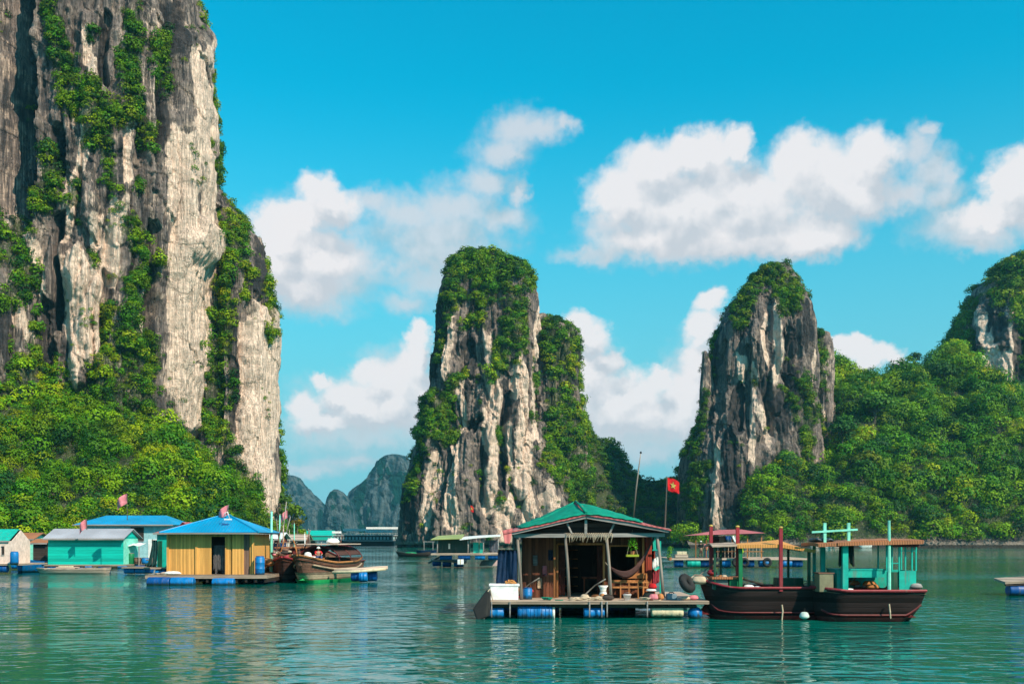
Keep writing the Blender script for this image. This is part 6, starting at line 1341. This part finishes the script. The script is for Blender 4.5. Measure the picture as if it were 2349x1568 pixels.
for i, (a, b, m) in enumerate(((598, 606, 'pinkcloth'), (609, 624, 'blackcloth'), (627, 640, 'bluetarp'), (642, 656, 'deepblue'), (657, 664, 'whitecloth'))):
    g = [[(t.x(a + (b - a) * u / 6), .05 * math.sin(u * 2 + i), t.z(1244 + (22 - 3 * (i % 3)) * v / 5)) for u in range(7)] for v in range(6)]; t.part('garment', MB().sheet(g, .015), m, smooth=True)
t.part('line', MB().tube([t.p(594, 1244), t.p(630, 1245), t.p(668, 1243)], .02, 5), 'rope')
t = T('canvas_roof', 'white canvas roof right of the blue hip roof', 'canvas', 615, 1240, 77)
t.part('sheet', roof_sheet([t.p(596, 1234, -.6), t.p(634, 1233, -.6)], [t.p(598, 1220, 1.6), t.p(632, 1219, 1.6)], .04, 8, 4, .02), 'whitecloth')
for px in (599, 631): t.bar('prop', (px, 1290, -.5), (px, 1234, -.5), .08, 'pole')

# raft of poles on blue drums right of the boats
t = T('raft', 'thin bamboo raft on two deep blue drums right of fishing boats', 'raft', 830, 1335, 68, z=0.0)
t.part('pole', MB().tube([t.p(766, 1307, 0), t.p(820, 1305, .3), t.p(888, 1303, .4)], .09, 8), 'pinkwood', smooth=True); t.part('pole', MB().tube([t.p(766, 1311, -.6), t.p(830, 1309, -.4), t.p(886, 1304, -.2)], .10, 8), 'cream', smooth=True); t.part('pole', MB().tube([t.p(818, 1304, .8), t.p(886, 1300, .9)], .08, 8), 'pinkwood', smooth=True)
t.box('plank', 808, 880, 1305, 1308, -.2, .7, 'pinkwood')
for px, y in ((806, 0), (838, .4)):
    t.part('float_drum', barrel_mb((t.x(px), y, t.z(1321)), .34, .95 if px == 806 else .75), 'deepblue', smooth=True)
t.part('float_drum', barrel_mb((t.x(826), -.35, t.z(1322)), .33, .55), 'blue', smooth=True)


# ------------------------------------------------------------------ far dark tour boats
def tour_boat(label, x0, x1, Y, z1, roofs):
    t = T('tour_boat', label, 'tour boat', x0, 1250, Y, 'dark wooden tour boats far off', z=0.0); k_ = t.k
    L = t.x(x1); mb, rail, vs = hull_mb(L, 6.5, lambda q: 2.0 + 1.2 * max(0, (.2 - q) / .2) ** 1.5, lambda q: -1, .25, 2.0); h = t.part('hull', mb, paint('dark_hull', (0.02, 0.018, 0.02)), smooth=True)
    for s in (-1, 1): t.part('rub_rail', MB().tube(rail(s, .05), .14, 6), 'whitecloth', h)
    t.part('cabin', MB().box(L * .12, L * .96, -2.5, 2.5, 1.9, 4.2), paint('dark_cabin', (0.035, 0.03, 0.035)))
    w = MB(); n = int(L / 1.8)
    for i in range(n): w.box(L * .14 + i * (L * .8 / n), L * .14 + i * (L * .8 / n) + .9, -2.53, -2.503, 2.5, 3.6)
    t.part('window', w, 'glass')
    t.part('upper_deck', MB().box(L * .10, L * .98, -2.9, 2.9, 4.2, 4.4), 'white')
    rl = MB()
    for i in range(int(L / 1.5)): rl.bar((L * .11 + i * 1.5 * .86, -2.85, 4.4), (L * .11 + i * 1.5 * .86, -2.85, 5.2), .06)
    rl.bar((L * .11, -2.85, 5.2), (L * .96, -2.85, 5.2), .08); t.part('railing', rl, 'whitecloth')
    for (a, b, h0) in roofs:
        r = t.part('sun_roof', MB().box(L * a, L * b, -2.6, 2.6, h0, h0 + .95), 'foam')
        pm = MB()
        for u in range(5): pm.bar((L * (a + (b - a) * u / 4), -2.4, 4.4), (L * (a + (b - a) * u / 4), -2.4, h0), .12)
        t.part('roof_post', pm, 'greywood', r)
    return t


tour_boat('long dark tour boat with white sun roof left of the middle pillar', 776, 905, 415, 4, [(.10, .48, 6.0), (.50, .95, 5.5)])
tour_boat('second dark tour boat behind, its white roof half hidden by pillar', 806, 925, 455, 4, [(.3, .9, 7.2)])
tour_boat('third low dark tour boat with short white roof at the left', 762, 800, 470, 4, [(.05, .5, 5.4)])


# ------------------------------------------------------------------ hut before the middle pillar
t = T('floating_hut', 'dark green hut with olive and white awning before middle pillar', 'floating hut', 1070, 1282, 100, z=0.0)
t.box('deck', 990, 1150, 1268, 1272, -1, 5, 'pinkwood')
drums(t, [(1052, 1276, .3, 1.2, -.6, 'deepblue'), (1090, 1276, .3, 1.0, -.6), (1120, 1276, .3, 1.2, -.6, 'deepblue'), (1010, 1276, .3, 1.2, -.4, 'deepblue')])
t.part('wall', MB().box(t.x(1002), t.x(1075), .4, .48, t.z(1267.8), t.z(1236)).box(t.x(1002), t.x(1004), .48, 4, t.z(1267.8), t.z(1236)).box(t.x(1073), t.x(1075), .48, 4, t.z(1267.8), t.z(1236)).box(t.x(1004), t.x(1073), 3.92, 4, t.z(1267.8), t.z(1236)), paint('very_dark_green', (0.0, 0.035, 0.03)))
t.part('door', MB().box(t.x(1085), t.x(1098), .1, .16, t.z(1267.8), t.z(1243)), 'teal'); t.part('door', MB().box(t.x(1100), t.x(1108), -.05, .02, t.z(1267.8), t.z(1244)), 'teal')
t.part('roof', roof_sheet([t.p(990, 1236, -1), t.p(1060, 1234, -1)], [t.p(1000, 1228, 3), t.p(1062, 1224, 3)], .07, 8, 4), 'oliveroof'); t.part('roof', roof_sheet([t.p(1056, 1236, -1.1), t.p(1100, 1231, -1.1), t.p(1148, 1228, -1.1)], [t.p(1062, 1230, 2), t.p(1100, 1227, 2), t.p(1148, 1225, 2)], .09, 10, 4), 'white')
for px in (1004, 1074, 1109, 1143): t.bar('post', (px, 1268, -.6), (px, 1234, -.6), .12, 'greywood')
t.part('curtain', MB().sheet([[(t.x(1122 + 20 * i / 10), .05 * math.sin(i * 2) + .3, t.z(1238 + 28 * j / 4)) for i in range(11)] for j in range(5)], .02), cloth('grey_blue_curtain', (0.16, 0.18, 0.23)), smooth=True)
t.part('window', MB().box(t.x(1028), t.x(1032), .36, .398, t.z(1258), t.z(1246)), 'whitecloth')
t = T('raft', 'weathered raft with old drums before the dark green hut', 'raft', 1040, 1298, 104, z=0.0)
t.part('deck', roof_sheet([t.p(990, 1283, -1), t.p(1070, 1289, -1)], [t.p(1000, 1280, 1.5), t.p(1070, 1284, 1.5)], .1, 6, 4), 'pinkwood'); drums(t, [(993, 1290, .33, .9, -.5, 'deepblue'), (1016, 1292, .33, .9, -.5, 'deepblue'), (1042, 1292, .33, 1.0, -.5)])
t.part('boom', MB().tube([t.p(985, 1290, -1), t.p(1010, 1276, .5)], .09, 6), 'pole')
t = T('upturned_boat', 'grey pink upturned rowing boat at right of the weathered raft', 'boat', 1104, 1300, 104, z=.25)
mb, rail, vs = hull_mb(2.4, 1.1, lambda q: -.1, lambda q: .55 - .3 * abs(q - .5), .4, .2); t.part('hull', mb, paint('grey_pink_paint', (0.40, 0.29, 0.30)), smooth=True); t.part('keel', MB().bar((.2, 0, .45), (2.2, 0, .45), .06), 'darkwood')
t = T('foam_box', 'small white box hung under the red deck of dark green hut', 'box', 1057, 1284, 99, z=.42)
t.part('body', MB().box(-.3, .3, -.6, -.1, 0, .5), 'foam', bevel=.03); t.part('strap', MB().box(-.05, .05, -.612, -.602, 0, .5), 'rope')
t = T('rowing_boat', 'slim dark rowing boat left of the dark green hut', 'boat', 915, 1277, 162, z=0.0)
mb, rail, vs = hull_mb(t.x(985), 1.6, lambda q: .55 + .45 * abs(q - .5) ** 1.5 * 2, lambda q: -.1, .35, .5); t.part('hull', mb, 'darkwood', smooth=True); t.part('seat', MB().box(2, 2.3, -.6, .6, .6, .66), 'greywood'); t.part('cover', lump((1.9, 0, .62), .5, 2, 1, .4), 'green', smooth=True)
t = T('skiff', 'dark blue skiff right of the slim rowing boat', 'boat', 960, 1272, 178, z=0.0)
mb, rail, vs = hull_mb(t.x(1000), 1.6, lambda q: .9, lambda q: -.1, .3, .5); t.part('hull', mb, 'bluetarp', smooth=True); t.part('frame', MB().bar((1, 0, .8), (1, 0, 2.4), .1).bar((2.6, 0, .8), (2.6, 0, 2.4), .1).bar((.8, 0, 2.4), (2.9, 0, 2.4), .1), 'greywood')


# ------------------------------------------------------------------ red roofed open house behind the boats
t = T('floating_house', 'open floating house with faded red roof behind the dark boats', 'floating house', 1680, 1302, 101, z=0.0)
t.box('deck', 1530, 1845, 1279, 1283, -1, 6, 'pinkwood')
drums(t, [(1573, 1290, .42, 1.35, -.5, 'teal'), (1650, 1291, .4, 1.0, -.5), (1738, 1290, .4, 1.0, -.5), (1785, 1290, .42, 1.2, -.5), (1545, 1291, .4, .9, -.3, 'deepblue'), (1605, 1291, .4, 1.2, -.3, 'deepblue'), (1700, 1291, .4, 1.2, -.3, 'deepblue'), (1815, 1291, .4, 1.0, -.3, 'deepblue')])
t.part('roof', MB().add([t.p(1586, 1227, -1.0), t.p(1752, 1222, -1.0), t.p(1754, 1223, 5.5), t.p(1588, 1228, 5.5), t.p(1660, 1214, 2.2), t.p(1712, 1213, 2.2)], [(0, 1, 5, 4), (1, 2, 5), (2, 3, 4, 5), (3, 0, 4), (3, 2, 1, 0)]), 'pinkroof')
for px in (1594, 1618, 1650, 1676, 1712, 1744): t.bar('post', (px, 1279, -.5), (px, 1226, -.5), .10, 'orangewood', round_=False)
t.part('railing', MB().bar(t.p(1640, 1264, -.6), t.p(1748, 1264, -.6), .07).bar(t.p(1640, 1252, -.6), t.p(1748, 1252, -.6), .06), 'orangewood')
bl = MB()
for px in range(1644, 1748, 8): bl.bar(t.p(px, 1279, -.6), t.p(px, 1252, -.6), .04)
t.part('baluster', bl, 'pinkwood'); t.part('floor_beam', MB().bar(t.p(1650, 1247, -.55), t.p(1745, 1247, -.55), .10), 'orangewood')
t.part('back_wall', MB().box(t.x(1640), t.x(1700), 3, 3.08, t.z(1278.8), t.z(1230)), 'darkwood')
for (px, lab) in ((1646, 'black tyre hung on red roofed raft behind dark thin posts'), (1690, 'larger black tyre hung mid raft below lime net'), (1708, 'third black tyre hung right of the larger tyre'), (1760, 'small black tyre beside a blue drum at raft right')):
    tyre(lab, px, 1289, 99.6, .48, .15, (0, 0, 0))
t = T('hanging_clothes', 'dark blue washing under the faded red roof', 'washing', 1665, 1240, 99.9)
for i, (a, b, m) in enumerate(((1650, 1662, 'blackcloth'), (1663, 1676, 'deepblue'), (1677, 1688, 'whitecloth'))):
    g = [[(t.x(a + (b - a) * u / 6 + i * v), .05 * math.sin(u * 2 + i), t.z(1228 + (20 + 4 * (i % 2)) * v / 5)) for u in range(7)] for v in range(6)]; t.part('garment', MB().sheet(g, .015), m, smooth=True)
t.part('line', MB().tube([t.p(1648, 1228), t.p(1690, 1227)], .02, 5), 'rope')
t = T('lime_net', 'lime green net bundle hanging on rail of open house', 'net', 1697, 1262, 99.2)
t.part('bundle', lump((0, 0, 0), .36, 1, .7, 1.3), 'lime', smooth=True); t.part('cord', MB().tube([(0, 0, .4), (.2, .1, .9)], .03, 5), 'rope')
t = T('banana_plant', 'bright green leafy plant on the left end of the raft', 'plant', 1536, 1279, 99.5)
clumps('leaves', [(0, 0, .5), (.1, 0, .9), (-.1, 0, .2)], [.38, .3, .3], np.array([(.16, .36, .01)] * 3), LEAF, 90, 1.0, t.root); t.part('pot', MB().lathe((0, 0, -.25), [(.18, 0), (.24, .3), (.25, .32)], 12), 'brownroof')
t = T('bin_stack', 'pale stacked crates on the left of the open house raft', 'crates', 1565, 1279, 100); t.part('crate', MB().box(-.7, .6, 0, .9, 0, .35), 'pinkwood', bevel=.03); t.part('crate', MB().box(-.5, .5, .1, .8, .352, .65), 'cream', bevel=.03)
DZC = CAMZ + (HY - 1279) * 101 / F_ + .002
person('person in purple top and dark trousers standing on the raft', 1608, 1279, 100.4, 'stand', cloth and 'blackcloth', 'brownhull', math.radians(160), 'whitecloth', z=DZC)
person('person in pink shirt and navy trousers standing on the raft', 1620, 1279, 100.6, 'stand', 'pinkcloth', 'denim', math.radians(200), None, z=DZC)
t = T('raft', 'corner of a raft on a deep blue drum at right frame edge', 'raft', 2330, 1368, 52, z=0.0)
t.part('deck', roof_sheet([t.p(2306, 1334, 0), t.p(2420, 1326, 0)], [t.p(2318, 1328, 1.8), t.p(2420, 1322, 1.8)], .12, 6, 4), 'deck'); t.part('float_drum', barrel_mb((t.x(2318), .3, t.z(1354)), .32, 1.4), 'deepblue', smooth=True); t.part('beam', MB().bar(t.p(2308, 1340, .1), t.p(2420, 1334, .1), .14), 'darkwood')
t = T('shore_boats', 'row of pale small boats on the shore below right hill', 'boats', 1900, 1255, 312, z=0.0)
for i, px in enumerate((1858, 1880, 1905, 1972)): t.part('hull', hull_mb(2.6 + i % 2, 1.2, lambda q: .9, lambda q: -.1, .3, .4)[0], 'whitecloth' if i % 2 else 'palepink', loc=(t.x(px), 0, 0))

# ------------------------------------------------------------------ more gear round the brown boats and on the decks
rr = random.Random(4)
def gear(name, label, cat, px, py, Y, z, builder):
    t = T(name, label, cat, px, py, Y, z=z); builder(t); return t
def pile(t, n, r, mats):
    for i in range(n):
        a = rr.uniform(-r, r); t.part('piece', lump((a, rr.uniform(-.3, .3), rr.uniform(.06, .3)), rr.uniform(.10, .2), rr.uniform(1, 1.8), 1, .6), rr.choice(mats), smooth=True)
    t.part('stick', MB().tube([(-r, 0, .1), (0, .1, .55), (r * .8, 0, .8)], .025, 5), 'pole')
for (px, py, Y, z, n, lab) in ((640, 1296, 67.6, 1.75, 7, 'jumble of red and grey gear on the darkest hull'), (668, 1292, 66.3, 1.95, 6, 'brown nets and sticks over the bow of arched boat'), (724, 1290, 69.5, 1.5, 6, 'mixed pots and cloths inside the arched shelter'),
                               (604, 1292, 71.5, 1.1, 7, 'orange and brown crates between blue drum and hull'), (1214, 1376, 38.6, DZ, 6, 'dark baskets stacked inside left wall of the porch'), (1365, 1376, 37.5, DZ, 5, 'small shells and rags beside the white sack'),
                               (1632, 1322, 37.6, 1.45, 5, 'rags piled on the bow locker lid of orange canopy boat'), (1970, 1345, 36.9, 1.05, 5, 'gear lying in the dark low cabin opening'), (2070, 1345, 36.3, 1.05, 4, 'pale boards and rope at the stern deck of turquoise cabin boat')):
    gear('gear_pile', lab, 'gear', px, py, Y, z, lambda t: pile(t, n, .5, ['rope', 'crimson', 'greywood', 'darkwood', 'orangewood', 'brownhull', 'pinkcloth', 'blackcloth'][: 8 if 600 < px < 760 else 5]))
for i, (px, py, Y, h, lean, lab) in enumerate(((628, 1290, 70, 2.6, .5, 'leaning brown spar left of the darkest hull'), (646, 1286, 71, 2.9, -.4, 'leaning bamboo spar over the darkest hull'), (688, 1288, 70.5, 2.2, .7, 'short spar slanting across the arched boat bow'), (716, 1286, 73, 2.3, -.3, 'thin spar rising behind the arched shelter'), (772, 1290, 76, 2.1, .4, 'thin stick rising from third brown boat'))):
    t = T('pole', lab, 'pole', px, py, Y, MG); t.part('shaft', MB().tube([(0, 0, 0), (lean * .5, .1, h * .5), (lean, .1, h)], [.055, .045, .03], 6), 'pole' if i % 2 else 'brownhull', smooth=True); t.part('tip', MB().lathe((lean, .1, h), [(.03, 0), (.05, .04), (.02, .08)], 6), 'greywood')
for (px, py, Y, z, lab, m) in ((360, 1318, 64.8, DY, 'coil of pale rope on deck left of white canvas bundle', 'rope'), (1255, 1376, 37.3, DZ, 'coil of green rope at the front edge of the deck', 'tarp'), (1480, 1376, 37.25, DZ, 'coil of thin rope before the bench right leg', 'rope'), (340, 1290, 88.5, 1.0, 'coil of rope beside the blue tub', 'rope')):
    t = T('rope_coil', lab, 'rope', px, py, Y, z=z + .003); t.part('coil', MB().tube([(math.cos(a) * (.12 + .006 * a), math.sin(a) * (.10 + .005 * a), .02 + .012 * a / 2) for a in [i * .5 for i in range(36)]], .018, 5), m); t.part('end', MB().tube([(.3, 0, .02), (.5, -.1, .02), (.6, .05, .02)], .018, 5), m)
